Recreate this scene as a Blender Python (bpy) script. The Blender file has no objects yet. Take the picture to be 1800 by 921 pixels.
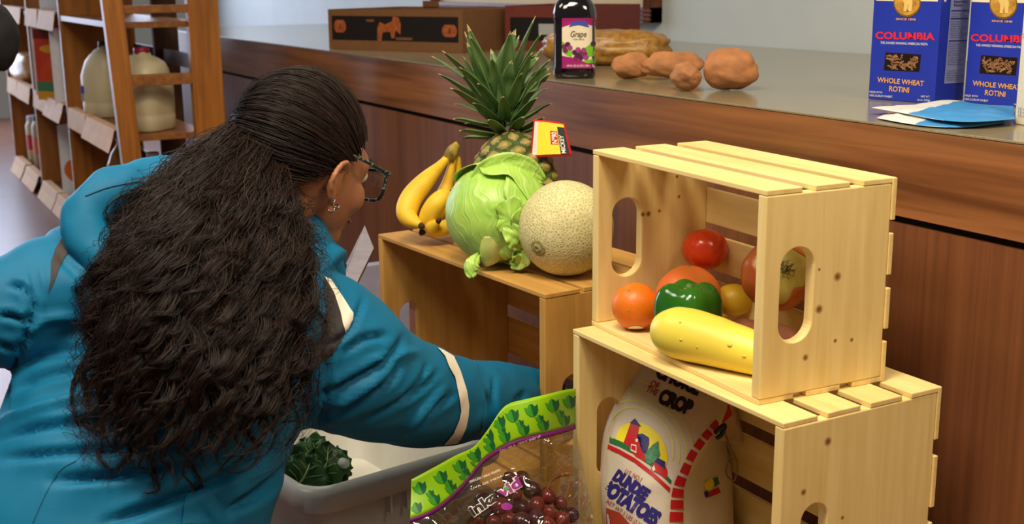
import bpy, bmesh, math, random
import numpy as np
from mathutils import Vector, Matrix, noise
from mathutils.bvhtree import BVHTree
random.seed(7); rng = np.random.default_rng(7)
SC = bpy.context.scene
COL = SC.collection
# ------------------------------------------------------------ camera
CAM = Vector((1.68762, -1.07881, 0.97202))
FW = Vector((-0.854022, 0.468284, -0.226620))
RT = Vector((0.482562, 0.875818, -0.008766))
DN = Vector((0.194373, -0.116845, -0.973944))
FPX = 2145.58
cd = bpy.data.cameras.new('camera'); cam = bpy.data.objects.new('camera', cd); COL.objects.link(cam)
cd.sensor_width = 36.0; cd.lens = 36.0 * FPX / 1800.0
cd.clip_start = 0.05; cd.clip_end = 100
m = Matrix.Identity(4)
for i in range(3):
    m[i][0] = RT[i]; m[i][1] = -DN[i]; m[i][2] = -FW[i]; m[i][3] = CAM[i]
cam.matrix_world = m
cd.dof.use_dof = True; cd.dof.focus_distance = 1.95; cd.dof.aperture_fstop = 7.1
SC.camera = cam
# ------------------------------------------------------------ light
SC.view_settings.view_transform = 'Standard'; SC.view_settings.look = 'None'
SC.view_settings.gamma = 1.0; SC.view_settings.use_curve_mapping = False
SC.view_settings.exposure = 0.0
wd = bpy.data.worlds.new('room_light'); SC.world = wd; wd.use_nodes = True
wd.node_tree.nodes['Background'].inputs[0].default_value = (0.92, 0.86, 0.78, 1)
wd.node_tree.nodes['Background'].inputs[1].default_value = 0.15

def area(name, loc, target, size, watts, colour, sy=None):
    l = bpy.data.lights.new(name, 'AREA'); l.energy = watts; l.color = colour; l.size = size
    if sy: l.shape = 'RECTANGLE'; l.size_y = sy
    o = bpy.data.objects.new(name, l); COL.objects.link(o); o.location = loc
    o.rotation_euler = (Vector(target) - Vector(loc)).to_track_quat('-Z', 'Y').to_euler()
    return o
area('ceiling_or_fill_lamp', (0.75, -0.75, 2.55), (0.3, 0.0, 0.4), 0.55, 44, (1.0, 0.85, 0.62))
area('ceiling_or_fill_lamp', (1.9, 0.2, 2.55), (0.6, 0.3, 0.4), 0.7, 32, (1.0, 0.86, 0.64))
area('ceiling_or_fill_lamp', (-0.9, -1.5, 2.55), (-0.6, -0.9, 0.3), 0.7, 20, (1.0, 0.9, 0.75))
area('ceiling_or_fill_lamp', (-3.2, 0.6, 2.55), (-3.0, 0.8, 0.5), 0.8, 16, (0.95, 0.95, 0.95))
area('window_daylight', (-7.6, -0.9, 1.75), (-2.5, -0.6, 0.3), 4.2, 150, (0.66, 0.76, 1.0), 1.4)
area('glass_door_daylight', (-7.6, -1.75, 0.62), (-2.5, -1.0, 0.5), 2.5, 55, (0.66, 0.76, 1.0), 1.1)
area('ceiling_or_fill_lamp', (0.7, -1.6, 2.6), (0.0, -0.9, 0.4), 0.8, 30, (1.0, 0.90, 0.74))  # added fill lamp to brighten the back of the jacket, no room fixture

# ------------------------------------------------------------ helpers
def P(u, v, t):
    """the point at distance t in front of the lens, where the photo shows u, v"""
    return CAM + (FW + RT * ((u - 900) / FPX) + DN * ((v - 460.5) / FPX)) * t
def ray(u, v):
    return (FW + RT * ((u - 900) / FPX) + DN * ((v - 460.5) / FPX)).normalized()
def onplane(u, v, axis, val):
    d = FW + RT * ((u - 900) / FPX) + DN * ((v - 460.5) / FPX)
    return CAM + d * ((val - CAM[axis]) / d[axis])
def px(p):
    q = Vector(p) - CAM; z = q.dot(FW)
    return 900 + FPX * q.dot(RT) / z, 460.5 + FPX * q.dot(DN) / z, z
def lin(c):
    c = c / 255.0
    return c / 12.92 if c <= 0.04045 else ((c + 0.055) / 1.055) ** 2.4
def rgb(r, g, b): return (lin(r), lin(g), lin(b), 1)

def base_mat(name):
    m = bpy.data.materials.new(name); m.use_nodes = True
    nt = m.node_tree; b = nt.nodes['Principled BSDF']
    return m, nt, b
def N(nt, kind, **kw):
    n = nt.nodes.new(kind)
    for k, v in kw.items(): setattr(n, k, v)
    return n
def mat(name, c, rough=0.6, c2=None, scale=30.0, stretch=(1, 1, 1), bump=0.0, bscale=None, spec=0.5, metal=0.0, coat=0.0, trans=0.0, sss=0.0, detail=4.0, lo=0.35, hi=0.65, bdist=0.002, sheen=0.0):
    m, nt, b = base_mat(name)
    b.inputs['Base Color'].default_value = c
    b.inputs['Roughness'].default_value = rough
    b.inputs['Specular IOR Level'].default_value = spec
    b.inputs['Metallic'].default_value = metal
    b.inputs['Coat Weight'].default_value = coat
    b.inputs['Transmission Weight'].default_value = trans
    b.inputs['Sheen Weight'].default_value = sheen
    if sss:
        b.inputs['Subsurface Weight'].default_value = sss
        b.inputs['Subsurface Radius'].default_value = (0.012, 0.006, 0.003)
    if c2 is None: c2 = tuple(x * 0.9 for x in c[:3]) + (1,)
    tc = N(nt, 'ShaderNodeTexCoord'); mp = N(nt, 'ShaderNodeMapping'); mp.inputs['Scale'].default_value = stretch
    nt.links.new(tc.outputs['Object'], mp.inputs['Vector'])
    nz = N(nt, 'ShaderNodeTexNoise'); nz.inputs['Scale'].default_value = scale; nz.inputs['Detail'].default_value = detail
    nt.links.new(mp.outputs[0], nz.inputs['Vector'])
    cr = N(nt, 'ShaderNodeValToRGB'); cr.color_ramp.elements[0].position = lo; cr.color_ramp.elements[1].position = hi
    cr.color_ramp.elements[0].color = c; cr.color_ramp.elements[1].color = c2
    nt.links.new(nz.outputs['Fac'], cr.inputs[0]); nt.links.new(cr.outputs[0], b.inputs['Base Color'])
    if bump:
        n2 = N(nt, 'ShaderNodeTexNoise'); n2.inputs['Scale'].default_value = bscale or scale; n2.inputs['Detail'].default_value = detail
        nt.links.new(mp.outputs[0], n2.inputs['Vector'])
        bp = N(nt, 'ShaderNodeBump'); bp.inputs['Strength'].default_value = bump; bp.inputs['Distance'].default_value = bdist
        nt.links.new(n2.outputs['Fac'], bp.inputs['Height']); nt.links.new(bp.outputs[0], b.inputs['Normal'])
    return m
def flat(name, c, rough=0.5, spec=0.4): return mat(name, c, rough, c2=tuple(x * 0.94 for x in c[:3]) + (1,), scale=40, spec=spec)

def wood(name, c1, c2, axis, fine=60.0, along=3.0, rough=0.55, knots=(), spec=0.35, wave=0.35, knot_col=None, bump=0.1, cloud=0.0):
    """planks: noise drawn out along the grain, plus knots at given places"""
    m, nt, b = base_mat(name)
    b.inputs['Roughness'].default_value = rough; b.inputs['Specular IOR Level'].default_value = spec
    tc = N(nt, 'ShaderNodeTexCoord'); oi = N(nt, 'ShaderNodeObjectInfo')
    mul = N(nt, 'ShaderNodeVectorMath', operation='SCALE'); mul.inputs[0].default_value = (7.3, 3.1, 5.7)
    nt.links.new(oi.outputs['Random'], mul.inputs['Scale'])
    add = N(nt, 'ShaderNodeVectorMath', operation='ADD')
    nt.links.new(tc.outputs['Object'], add.inputs[0]); nt.links.new(mul.outputs[0], add.inputs[1])
    mp = N(nt, 'ShaderNodeMapping'); s = [fine, fine, fine]; s[axis] = along; mp.inputs['Scale'].default_value = s
    nt.links.new(add.outputs[0], mp.inputs['Vector'])
    nz = N(nt, 'ShaderNodeTexNoise'); nz.inputs['Scale'].default_value = 1.0; nz.inputs['Detail'].default_value = 6; nz.inputs['Distortion'].default_value = 0.6
    nt.links.new(mp.outputs[0], nz.inputs['Vector'])
    mp2 = N(nt, 'ShaderNodeMapping'); s = [fine * 0.22] * 3; s[axis] = along * 0.5; mp2.inputs['Scale'].default_value = s
    nt.links.new(add.outputs[0], mp2.inputs['Vector'])
    nb = N(nt, 'ShaderNodeTexNoise'); nb.inputs['Scale'].default_value = 1.0; nb.inputs['Detail'].default_value = 3; nb.inputs['Distortion'].default_value = 1.2
    nt.links.new(mp2.outputs[0], nb.inputs['Vector'])
    mx = N(nt, 'ShaderNodeMix', data_type='FLOAT'); mx.inputs[0].default_value = wave
    nt.links.new(nz.outputs['Fac'], mx.inputs[2]); nt.links.new(nb.outputs['Fac'], mx.inputs[3])
    cr = N(nt, 'ShaderNodeValToRGB'); cr.color_ramp.elements[0].position = 0.36; cr.color_ramp.elements[1].position = 0.64
    cr.color_ramp.elements[0].color = c1; cr.color_ramp.elements[1].color = c2
    nt.links.new(mx.outputs[0], cr.inputs[0])
    out = cr.outputs[0]
    for (kx, ky, kz, kr) in knots:
        d = N(nt, 'ShaderNodeVectorMath', operation='DISTANCE'); d.inputs[1].default_value = (kx, ky, kz)
        nt.links.new(tc.outputs['Object'], d.inputs[0])
        mr = N(nt, 'ShaderNodeMapRange'); mr.inputs[1].default_value = kr; mr.inputs[2].default_value = kr * 0.35
        nt.links.new(d.outputs['Value'], mr.inputs[0])
        mc = N(nt, 'ShaderNodeMix', data_type='RGBA'); nt.links.new(mr.outputs[0], mc.inputs[0]); nt.links.new(out, mc.inputs[6])
        mc.inputs[7].default_value = knot_col or rgb(140, 92, 40); out = mc.outputs[2]
    nt.links.new(out, b.inputs['Base Color'])
    bp = N(nt, 'ShaderNodeBump'); bp.inputs['Strength'].default_value = bump; bp.inputs['Distance'].default_value = 0.001
    nt.links.new(nz.outputs['Fac'], bp.inputs['Height']); nt.links.new(bp.outputs[0], b.inputs['Normal'])
    return m

def wm(o):
    M = o.matrix_basis.copy()
    return wm(o.parent) @ M if o.parent else M
class MB:
    def __init__(s): s.v = []; s.f = []; s.mi = []
    def add(s, vs, fs, mi=0):
        k = len(s.v); s.v += [tuple(v) for v in vs]
        for f in fs: s.f.append(tuple(i + k for i in f)); s.mi.append(mi)
        return s
    def box(s, lo, hi, mi=0, M=None):
        (a, b, c), (d, e, f) = lo, hi
        vs = [Vector(v) for v in ((a, b, c), (d, b, c), (d, e, c), (a, e, c), (a, b, f), (d, b, f), (d, e, f), (a, e, f))]
        if M is not None: vs = [M @ v for v in vs]
        return s.add(vs, [(3, 2, 1, 0), (4, 5, 6, 7), (0, 1, 5, 4), (1, 2, 6, 5), (2, 3, 7, 6), (3, 0, 4, 7)], mi)
    def tube(s, pts, rad, n=12, cap=True, flat=None, mi=0, up=None):
        """a tapering tube; flat = (width, thickness) factors about the side axis"""
        pts = [Vector(p) for p in pts]; k = len(pts)
        if not hasattr(rad, '__len__'): rad = [rad] * k
        prev = None; rings = []
        for i, p in enumerate(pts):
            t = (pts[min(i + 1, k - 1)] - pts[max(i - 1, 0)]).normalized()
            if prev is None:
                a = Vector(up) if up is not None else (Vector((0, 0, 1)) if abs(t.z) < 0.9 else Vector((1, 0, 0)))
            else: a = prev
            x = (a - t * a.dot(t)).normalized(); y = t.cross(x); prev = x
            fx, fy = flat or (1, 1)
            rings.append([p + x * (math.cos(q) * rad[i] * fx) + y * (math.sin(q) * rad[i] * fy) for q in [2 * math.pi * j / n for j in range(n)]])
        vs = [v for r in rings for v in r]; fs = []
        for i in range(k - 1):
            for j in range(n):
                fs.append((i * n + j, i * n + (j + 1) % n, (i + 1) * n + (j + 1) % n, (i + 1) * n + j))
        if cap: fs.append(tuple(range(n - 1, -1, -1))); fs.append(tuple((k - 1) * n + j for j in range(n)))
        return s.add(vs, fs, mi)
    def ball(s, c, r, nu=24, nv=16, fn=None, M=None, mi=0):
        """ellipsoid; fn(direction) -> scale of the radius"""
        c = Vector(c); r = Vector(r) if hasattr(r, '__len__') else Vector((r, r, r)); vs = []
        for i in range(nv + 1):
            th = math.pi * i / nv
            for j in range(nu if 0 < i < nv else 1):
                ph = 2 * math.pi * j / nu
                d = Vector((math.sin(th) * math.cos(ph), math.sin(th) * math.sin(ph), math.cos(th)))
                q = fn(d) if fn else 1.0
                p = Vector((d.x * r.x, d.y * r.y, d.z * r.z)) * q if not isinstance(q, Vector) else Vector((q.x * r.x, q.y * r.y, q.z * r.z))
                vs.append(c + (M @ p if M is not None else p))
        def idx(i, j): return 0 if i == 0 else (1 + (nv - 1) * nu if i == nv else 1 + (i - 1) * nu + j % nu)
        fs = []
        for i in range(nv):
            for j in range(nu):
                q = [idx(i, j), idx(i + 1, j), idx(i + 1, j + 1), idx(i, j + 1)]
                q2 = []
                for a in q:
                    if a not in q2: q2.append(a)
                fs.append(tuple(q2))
        return s.add(vs, fs, mi)
    def grid(s, rows, mi=0, closed=False):
        k = len(rows); n = len(rows[0]); fs = []
        for i in range(k - 1):
            for j in range(n if closed else n - 1):
                fs.append((i * n + j, i * n + (j + 1) % n, (i + 1) * n + (j + 1) % n, (i + 1) * n + j))
        return s.add([v for r in rows for v in r], fs, mi)
    def lathe(s, prof, c=(0, 0, 0), n=32, M=None, sx=1, sy=1, mi=0):
        rows = []
        for r, z in prof:
            ring = []
            for j in range(n):
                q = 2 * math.pi * j / n; p = Vector((math.cos(q) * r * sx, math.sin(q) * r * sy, z))
                ring.append(Vector(c) + (M @ p if M is not None else p))
            rows.append(ring)
        s.grid(rows, mi, closed=True); k = len(s.v)
        s.f.append(tuple(k - n * len(rows) + j for j in range(n - 1, -1, -1))); s.mi.append(mi)
        s.f.append(tuple(k - n + j for j in range(n))); s.mi.append(mi)
        return s
    def build(s, name, mats, parent=None, world=True, smooth=True, bevel=0, sharp=None):
        """link as ONE mesh object; vertices given in world space unless world is False (then the parent's own space)"""
        me = bpy.data.meshes.new(name)
        vs = s.v
        if parent is not None and world:
            I = wm(parent).inverted(); vs = [tuple(I @ Vector(v)) for v in vs]
        me.from_pydata(vs, [], s.f); me.validate(); me.update()
        if not isinstance(mats, (list, tuple)): mats = [mats]
        for mm in mats: me.materials.append(mm)
        if len(mats) > 1 and len(me.polygons) == len(s.mi): me.polygons.foreach_set('material_index', s.mi)
        bm = bmesh.new(); bm.from_mesh(me); bmesh.ops.recalc_face_normals(bm, faces=bm.faces); bm.to_mesh(me); bm.free()
        me.polygons.foreach_set('use_smooth', [smooth] * len(me.polygons))
        if smooth and sharp is not None: me.set_sharp_from_angle(angle=math.radians(sharp))
        o = bpy.data.objects.new(name, me); COL.objects.link(o)
        if parent is not None: o.parent = parent
        if bevel:
            b = o.modifiers.new('bevel', 'BEVEL'); b.width = bevel; b.segments = 2; b.limit_method = 'ANGLE'; b.angle_limit = math.radians(40)
        return o
def tag(o, label=None, cat=None, group=None, kind=None):
    if label: o['label'] = label
    if cat: o['category'] = cat
    if group: o['group'] = group
    if kind: o['kind'] = kind
    return o
def thing(name, label, cat, loc=(0, 0, 0), rz=0.0, group=None):
    o = bpy.data.objects.new(name, None); COL.objects.link(o); o.location = loc; o.rotation_euler = (0, 0, rz)
    o.empty_display_size = 0.05
    return tag(o, label, cat, group)
def own(o):
    """a one-mesh thing built in world space: move its origin to its base"""
    me = o.data; co = np.empty(len(me.vertices) * 3); me.vertices.foreach_get('co', co); co = co.reshape(-1, 3)
    c = np.array([(co[:, 0].min() + co[:, 0].max()) / 2, (co[:, 1].min() + co[:, 1].max()) / 2, co[:, 2].min()])
    me.vertices.foreach_set('co', (co - c).ravel()); me.update(); o.location = Vector(c)
    return o
def bvh(*objs):
    vs = []; fs = []
    for o in objs:
        M = wm(o); k = len(vs)
        vs += [M @ v.co for v in o.data.vertices]; fs += [tuple(i + k for i in p.vertices) for p in o.data.polygons]
    return BVHTree.FromPolygons(vs, fs)
def hit(tree, u, v, off=0.0012, fallback=None):
    loc, nor, _, dist = tree.ray_cast(CAM, ray(u, v))
    if loc is None:
        return None
    if nor.dot(ray(u, v)) > 0: nor = -nor
    return loc + nor * off
def lay(verts2, faces, tree, name, m, parent, off=0.0012):
    """lay flat artwork onto the surface it is printed on"""
    pts = [hit(tree, u, v, off) for u, v in verts2]
    ok = [i for i, p in enumerate(pts) if p is not None]
    if not ok: return None
    fs = [f for f in faces if all(pts[i] is not None for i in f)]
    if not fs: return None
    used = sorted({i for f in fs for i in f}); ren = {a: b for b, a in enumerate(used)}
    mb = MB(); mb.add([pts[i] for i in used], [tuple(ren[i] for i in f) for f in fs])
    return mb.build(name, m, parent)
def poly2(pts, cell=6.0):
    """a filled outline cut into small cells"""
    bm = bmesh.new(); vs = [bm.verts.new((u, v, 0)) for u, v in pts]
    f = bm.faces.new(vs)
    bmesh.ops.triangulate(bm, faces=[f])
    us = [p[0] for p in pts]; ws = [p[1] for p in pts]
    x = math.floor(min(us) / cell) * cell + cell * 0.37
    while x < max(us):
        bmesh.ops.bisect_plane(bm, geom=bm.verts[:] + bm.edges[:] + bm.faces[:], plane_co=(x, 0, 0), plane_no=(1, 0, 0)); x += cell
    y = math.floor(min(ws) / cell) * cell + cell * 0.37
    while y < max(ws):
        bmesh.ops.bisect_plane(bm, geom=bm.verts[:] + bm.edges[:] + bm.faces[:], plane_co=(0, y, 0), plane_no=(0, 1, 0)); y += cell
    bm.verts.index_update()
    V = [(v.co.x, v.co.y) for v in bm.verts]; F = [tuple(q.index for q in f.verts) for f in bm.faces]
    bm.free(); return V, F
def print_poly(pts, tree, name, m, parent, off=0.0012, cell=6.0):
    V, F = poly2(pts, cell); return lay(V, F, tree, name, m, parent, off)
def text2(s, bold=0.0, shear=0.0, spacing=1.0):
    cu = bpy.data.curves.new('txt', 'FONT'); cu.body = s; cu.size = 1.0; cu.offset = bold; cu.shear = shear; cu.space_character = spacing; cu.resolution_u = 3
    o = bpy.data.objects.new('txt', cu); COL.objects.link(o)
    me = o.to_mesh() if False else None
    dg = bpy.context.evaluated_depsgraph_get(); me = bpy.data.meshes.new_from_object(o.evaluated_get(dg))
    V = [(v.co.x, v.co.y) for v in me.vertices]; F = [tuple(p.vertices) for p in me.polygons]
    bpy.data.objects.remove(o); bpy.data.curves.remove(cu); bpy.data.meshes.remove(me)
    return V, F
def print_text(s, p0, p1, h, tree, name, m, parent, bold=0.02, shear=0.0, off=0.0016, spacing=1.0, hdir=None):
    """lettering whose baseline runs p0 -> p1; h = height of the capitals"""
    V, F = text2(s, bold, shear, spacing)
    x0 = min(v[0] for v in V); x1 = max(v[0] for v in V); y1 = 0.73
    dx, dy = p1[0] - p0[0], p1[1] - p0[1]; L = math.hypot(dx, dy)
    hx, hy = hdir if hdir else (dy / L, -dx / L)
    W = [(p0[0] + dx * (x - x0) / (x1 - x0) + hx * h * y / y1, p0[1] + dy * (x - x0) / (x1 - x0) + hy * h * y / y1) for x, y in V]
    return lay(W, F, tree, name, m, parent, off)
def circ(u, v, r, r2=None, n=24, a0=0, a1=360): 
    r2 = r if r2 is None else r2
    return [(u + r * math.cos(math.radians(a0 + (a1 - a0) * i / n)), v + r2 * math.sin(math.radians(a0 + (a1 - a0) * i / n))) for i in range(n + (0 if a1 - a0 == 360 else 1))]
def catmull(pts, n):
    """n points along a smooth curve through pts (any dimension)"""
    p = np.array(pts, float); k = len(p); q = np.vstack([2 * p[0] - p[1], p, 2 * p[-1] - p[-2]])
    out = []
    for i in range(n):
        s = i / (n - 1) * (k - 1); a = min(int(s), k - 2); t = s - a
        p0, p1, p2, p3 = q[a], q[a + 1], q[a + 2], q[a + 3]
        out.append(0.5 * (2 * p1 + (p2 - p0) * t + (2 * p0 - 5 * p1 + 4 * p2 - p3) * t * t + (3 * p1 - p0 - 3 * p2 + p3) * t ** 3))
    return out
def remeshed(mb, name, voxel, smooth_it=6, fac=0.5):
    """one continuous surface round everything in mb"""
    me = bpy.data.meshes.new(name); me.from_pydata(mb.v, [], mb.f); me.update()
    bm = bmesh.new(); bm.from_mesh(me); bmesh.ops.recalc_face_normals(bm, faces=bm.faces); bm.to_mesh(me); bm.free()
    o = bpy.data.objects.new(name, me); COL.objects.link(o)
    r = o.modifiers.new('r', 'REMESH'); r.mode = 'VOXEL'; r.voxel_size = voxel
    s = o.modifiers.new('s', 'SMOOTH'); s.iterations = smooth_it; s.factor = fac
    dg = bpy.context.evaluated_depsgraph_get(); out = bpy.data.meshes.new_from_object(o.evaluated_get(dg))
    bpy.data.objects.remove(o); bpy.data.meshes.remove(me)
    res = MB(); res.v = [tuple(v.co) for v in out.vertices]; res.f = [tuple(p.vertices) for p in out.polygons]; res.mi = [0] * len(res.f)
    bpy.data.meshes.remove(out)
    return res
def rest(u, v, rp, z):
    """distance and radius of a ball seen at u, v with radius rp pixels that rests on height z"""
    d = FW + RT * ((u - 900) / FPX) + DN * ((v - 460.5) / FPX)
    t = (CAM.z - z) / (rp / FPX - d.z)
    return t, rp * t / FPX
def nz(p, s=1.0): return noise.noise(Vector(p) * s)
# ------------------------------------------------------------ materials shared
M_black = flat('black_ink', rgb(18, 16, 18)); M_white = flat('white_ink', rgb(236, 232, 224)); M_red = flat('red_ink', rgb(196, 26, 34))
M_navy = flat('navy_ink', rgb(34, 32, 104)); M_yellow = flat('yellow_ink', rgb(240, 222, 40)); M_green = flat('green_ink', rgb(36, 110, 62))
M_cream = flat('cream_ink', rgb(232, 218, 190)); M_purple = flat('purple_ink', rgb(118, 26, 110)); M_orange = flat('orange_ink', rgb(214, 110, 40))
M_magenta = flat('magenta_ink', rgb(160, 20, 110)); M_lime = flat('lime_ink', rgb(120, 190, 30)); M_blue = flat('blue_ink', rgb(60, 80, 170))
# ------------------------------------------------------------ setting
ZC = 0.743; YC = 0.3623
def struct(name, mb, m, **kw):
    o = mb.build(name, m, None, **kw); o['kind'] = 'structure'; return o
M_floor = mat('red_brown_floor', rgb(128, 84, 66), 0.32, rgb(116, 74, 58), scale=6, spec=0.5, bump=0.05, bscale=60)
struct('floor', MB().box((-8, -4, -0.05), (4, 1.75, 0)), M_floor, smooth=False)
M_wall = mat('grey_blue_wall', rgb(196, 202, 200), 0.85, rgb(190, 197, 196), scale=4, bump=0.05, bscale=300)
struct('wall_back', MB().box((-8, 1.612, 0), (4, 1.75, 2.7)), M_wall, smooth=False)
# counter
cnt = thing('service_counter', 'long low counter with speckled beige top and walnut laminate front', 'counter', (-1.5, 1.0, 0))
M_top = mat('speckled_laminate', rgb(148, 136, 106), 0.16, rgb(128, 116, 88), scale=420, spec=0.6, lo=0.42, hi=0.58)
M_apron = wood('walnut_laminate_across', rgb(104, 62, 34), rgb(160, 104, 62), 0, fine=46, along=1.6, rough=0.27, spec=0.45, wave=0.45, bump=0.02)
M_front = wood('walnut_laminate_upright', rgb(104, 62, 38), rgb(132, 82, 50), 2, fine=70, along=1.4, rough=0.4, spec=0.45, wave=0.4, bump=0.02)
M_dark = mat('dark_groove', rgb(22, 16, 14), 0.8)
MB().box((-4.6, YC, ZC - 0.004), (2.2, 1.610, ZC)).build('worktop', M_top, cnt, smooth=False, bevel=0.001)
MB().box((-4.6, YC + 0.001, 0.601), (2.2, YC + 0.03, ZC - 0.0045)).build('apron', M_apron, cnt, smooth=False, bevel=0.001)
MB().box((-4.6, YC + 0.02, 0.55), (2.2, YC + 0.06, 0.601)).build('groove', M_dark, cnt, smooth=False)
MB().box((-4.6, YC + 0.004, 0.0), (2.2, YC + 0.02, 0.589)).build('front_panel', M_front, cnt, smooth=False)
MB().box((-4.6, YC + 0.02, 0.0), (-4.57, 1.609, ZC - 0.005)).build('side_panel', M_front, cnt, smooth=False)
# framed picture hanging on the wall
fr = thing('picture_frame', 'brown wooden framed picture hanging on grey wall above the counter', 'picture', (-2.8, 1.6, 0.80))
M_frame = wood('dark_frame_wood', rgb(74, 40, 22), rgb(110, 62, 34), 0, fine=60, along=3, rough=0.35)
M_gold = flat('cream_mount', rgb(200, 172, 112)); M_pic = mat('faded_print', rgb(180, 168, 140), 0.6, rgb(120, 120, 104), scale=6)
x0, x1, z0, z1 = -3.95, -2.054, 0.807, 1.75
for nm, lo, hi in (('bottom_rail', (x0, 1.562, z0), (x1, 1.611, z0 + .055)), ('top_rail', (x0, 1.562, z1 - .055), (x1, 1.611, z1)), ('stile', (x0, 1.562, z0), (x0 + .055, 1.611, z1)), ('stile', (x1 - .055, 1.562, z0), (x1, 1.611, z1))):
    mb = MB(); mb.box(lo, hi)
    if 'rail' in nm:
        for q in (0.012, 0.028, 0.043): mb.tube([(lo[0], 1.560, lo[2] + q), (hi[0], 1.560, lo[2] + q)], 0.005, 8)
    else:
        for q in (0.012, 0.028, 0.043): mb.tube([(lo[0] + q, 1.560, lo[2]), (lo[0] + q, 1.560, hi[2])], 0.005, 8)
    mb.build(nm, M_frame, fr, smooth=False)
MB().box((x0 + .05, 1.59, z0 + .05), (x1 - .05, 1.608, z1 - .05)).build('mount', M_gold, fr, smooth=False)
MB().box((x0 + .2, 1.585, z0 + .2), (x1 - .2, 1.5895, z1 - .2)).build('print', M_pic, fr, smooth=False)

# ------------------------------------------------------------ pantry shelf at the left
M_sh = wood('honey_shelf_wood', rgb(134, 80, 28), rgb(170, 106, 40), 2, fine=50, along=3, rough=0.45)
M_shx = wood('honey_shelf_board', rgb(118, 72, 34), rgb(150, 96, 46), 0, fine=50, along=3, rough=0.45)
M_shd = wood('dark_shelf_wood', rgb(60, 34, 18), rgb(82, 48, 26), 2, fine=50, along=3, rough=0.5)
M_card = mat('tan_price_card', rgb(222, 172, 116), 0.7, rgb(212, 160, 104), scale=20)
XE = -2.38
sh = thing('pantry_shelf', 'honey wood pantry shelving with ladder end standing in front of the counter', 'shelf', (-3.6, -0.15, 0))
YF, YB = -0.285, 0.0
def bar(p, q, w, d, up=(0, 1, 0)):
    return MB().tube([p, q], 1.0, 4, flat=None) if False else None
def post(name, m, xa, ya, za, xb, yb, zb, wx, wy):
    mb = MB(); vs = []
    for (x, y, z) in ((xa, ya, za), (xb, yb, zb)):
        vs += [(x - wx / 2, y - wy / 2, z), (x + wx / 2, y - wy / 2, z), (x + wx / 2, y + wy / 2, z), (x - wx / 2, y + wy / 2, z)]
    mb.add(vs, [(3, 2, 1, 0), (4, 5, 6, 7), (0, 1, 5, 4), (1, 2, 6, 5), (2, 3, 7, 6), (3, 0, 4, 7)])
    return mb.build(name, m, sh, smooth=False, bevel=0.002)
post('stile', M_sh, XE, -0.245, 0.0, XE, -0.296, 1.16, 0.04, 0.062)
post('stile', M_sh, XE, 0.005, 0.0, XE, -0.002, 1.16, 0.04, 0.10)
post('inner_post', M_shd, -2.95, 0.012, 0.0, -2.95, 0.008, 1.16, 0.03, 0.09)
for z, h in ((0.642, 0.036), (0.872, 0.026), (0.30, 0.036)):
    MB().box((XE - .016, -0.262, z), (XE + .016, -0.04, z + h)).build('rung', M_shx, sh, smooth=False, bevel=0.002)
for k, x in enumerate((-3.43, -4.33, -5.25)):
    MB().box((x - .012, YF, 0), (x + .012, YB, 1.16)).build('divider', M_sh, sh, smooth=False, bevel=0.002)
for z in (0.06, 0.48, 0.845, 1.14):
    MB().box((-5.25, YF + .004, z - .02), (XE - 0.021, YB, z)).build('shelf_board', M_shx, sh, smooth=False, bevel=0.001)
for z in (0.68, 0.25):
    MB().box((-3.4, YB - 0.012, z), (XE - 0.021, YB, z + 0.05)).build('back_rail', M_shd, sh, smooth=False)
# folded price cards hooked over the shelf edges
def card(x, w, z, tilt, label):
    c = MB(); y = YF - 0.002
    pts = [(0, 0.012), (0.0, 0.014), (-0.004, 0.012), (-0.006 - tilt * 0.3, -0.02), (-0.006 - tilt, -0.062)]
    rows = [[(x, y + 0.03, z + 0.013), (x + w, y + 0.03, z + 0.013)]] + [[(x, y + a, z + b), (x + w, y + a, z + b)] for a, b in pts]
    c.grid(rows)
    o = c.build('price_card', M_card, None, smooth=False); s = o.modifiers.new('t', 'SOLIDIFY'); s.thickness = 0.0012
    own(o); tag(o, label, 'card', 'price cards on the shelf edges'); return o
card(-3.36, 0.36, 0.48, 0.006, 'tan price card on shelf edge under the left milk jug')
card(-2.98, 0.50, 0.48, 0.022, 'tan flared price card on shelf edge beside the front post')
card(-4.28, 0.36, 0.48, 0.006, 'tan price card below the orange cereal box, further from the jugs')
card(-3.90, 0.42, 0.48, 0.022, 'tan flared price card below the orange cereal box, nearer the jugs')
card(-5.20, 0.36, 0.48, 0.006, 'tan price card under the bread bag at photo left edge')
card(-4.82, 0.42, 0.48, 0.010, 'tan price card between the bread bag and a shelf divider')
card(-4.30, 0.36, 0.845, 0.006, 'tan price card above the orange cereal box, left of two')
card(-3.90, 0.42, 0.845, 0.012, 'tan price card above the orange cereal box, right of two')
card(-5.20, 0.75, 0.845, 0.010, 'tan price card at the top left corner of the photo')
card(-4.26, 0.40, 0.065, 0.030, 'tan price card at the floor below the magazines, left of two')
card(-3.84, 0.36, 0.065, 0.030, 'tan price card at the floor nearest the blue jacket')
card(-5.20, 0.36, 0.065, 0.030, 'tan price card at the floor below the jars, leftmost')
card(-4.80, 0.40, 0.065, 0.030, 'tan price card at the floor below the jars, right of two')
M_jug = mat('cream_milk_plastic', rgb(206, 194, 160), 0.4, rgb(198, 186, 152), scale=5, spec=0.4, sss=0.0)
M_capb = flat('dark_blue_cap', rgb(30, 36, 70), 0.4); M_capr = flat('crimson_cap', rgb(150, 20, 60), 0.4)
def sq(h, r, z, cx=0.0, cy=0.0, n=32, p=4.0, hy=None):
    hy = h if hy is None else hy; out = []
    for j in range(n):
        q = 2 * math.pi * j / n; c, s = math.cos(q), math.sin(q)
        k = (abs(c) ** p + abs(s) ** p) ** (-1 / p)
        out.append((cx + h * k * c, cy + hy * k * s, z))
    return out
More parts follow.
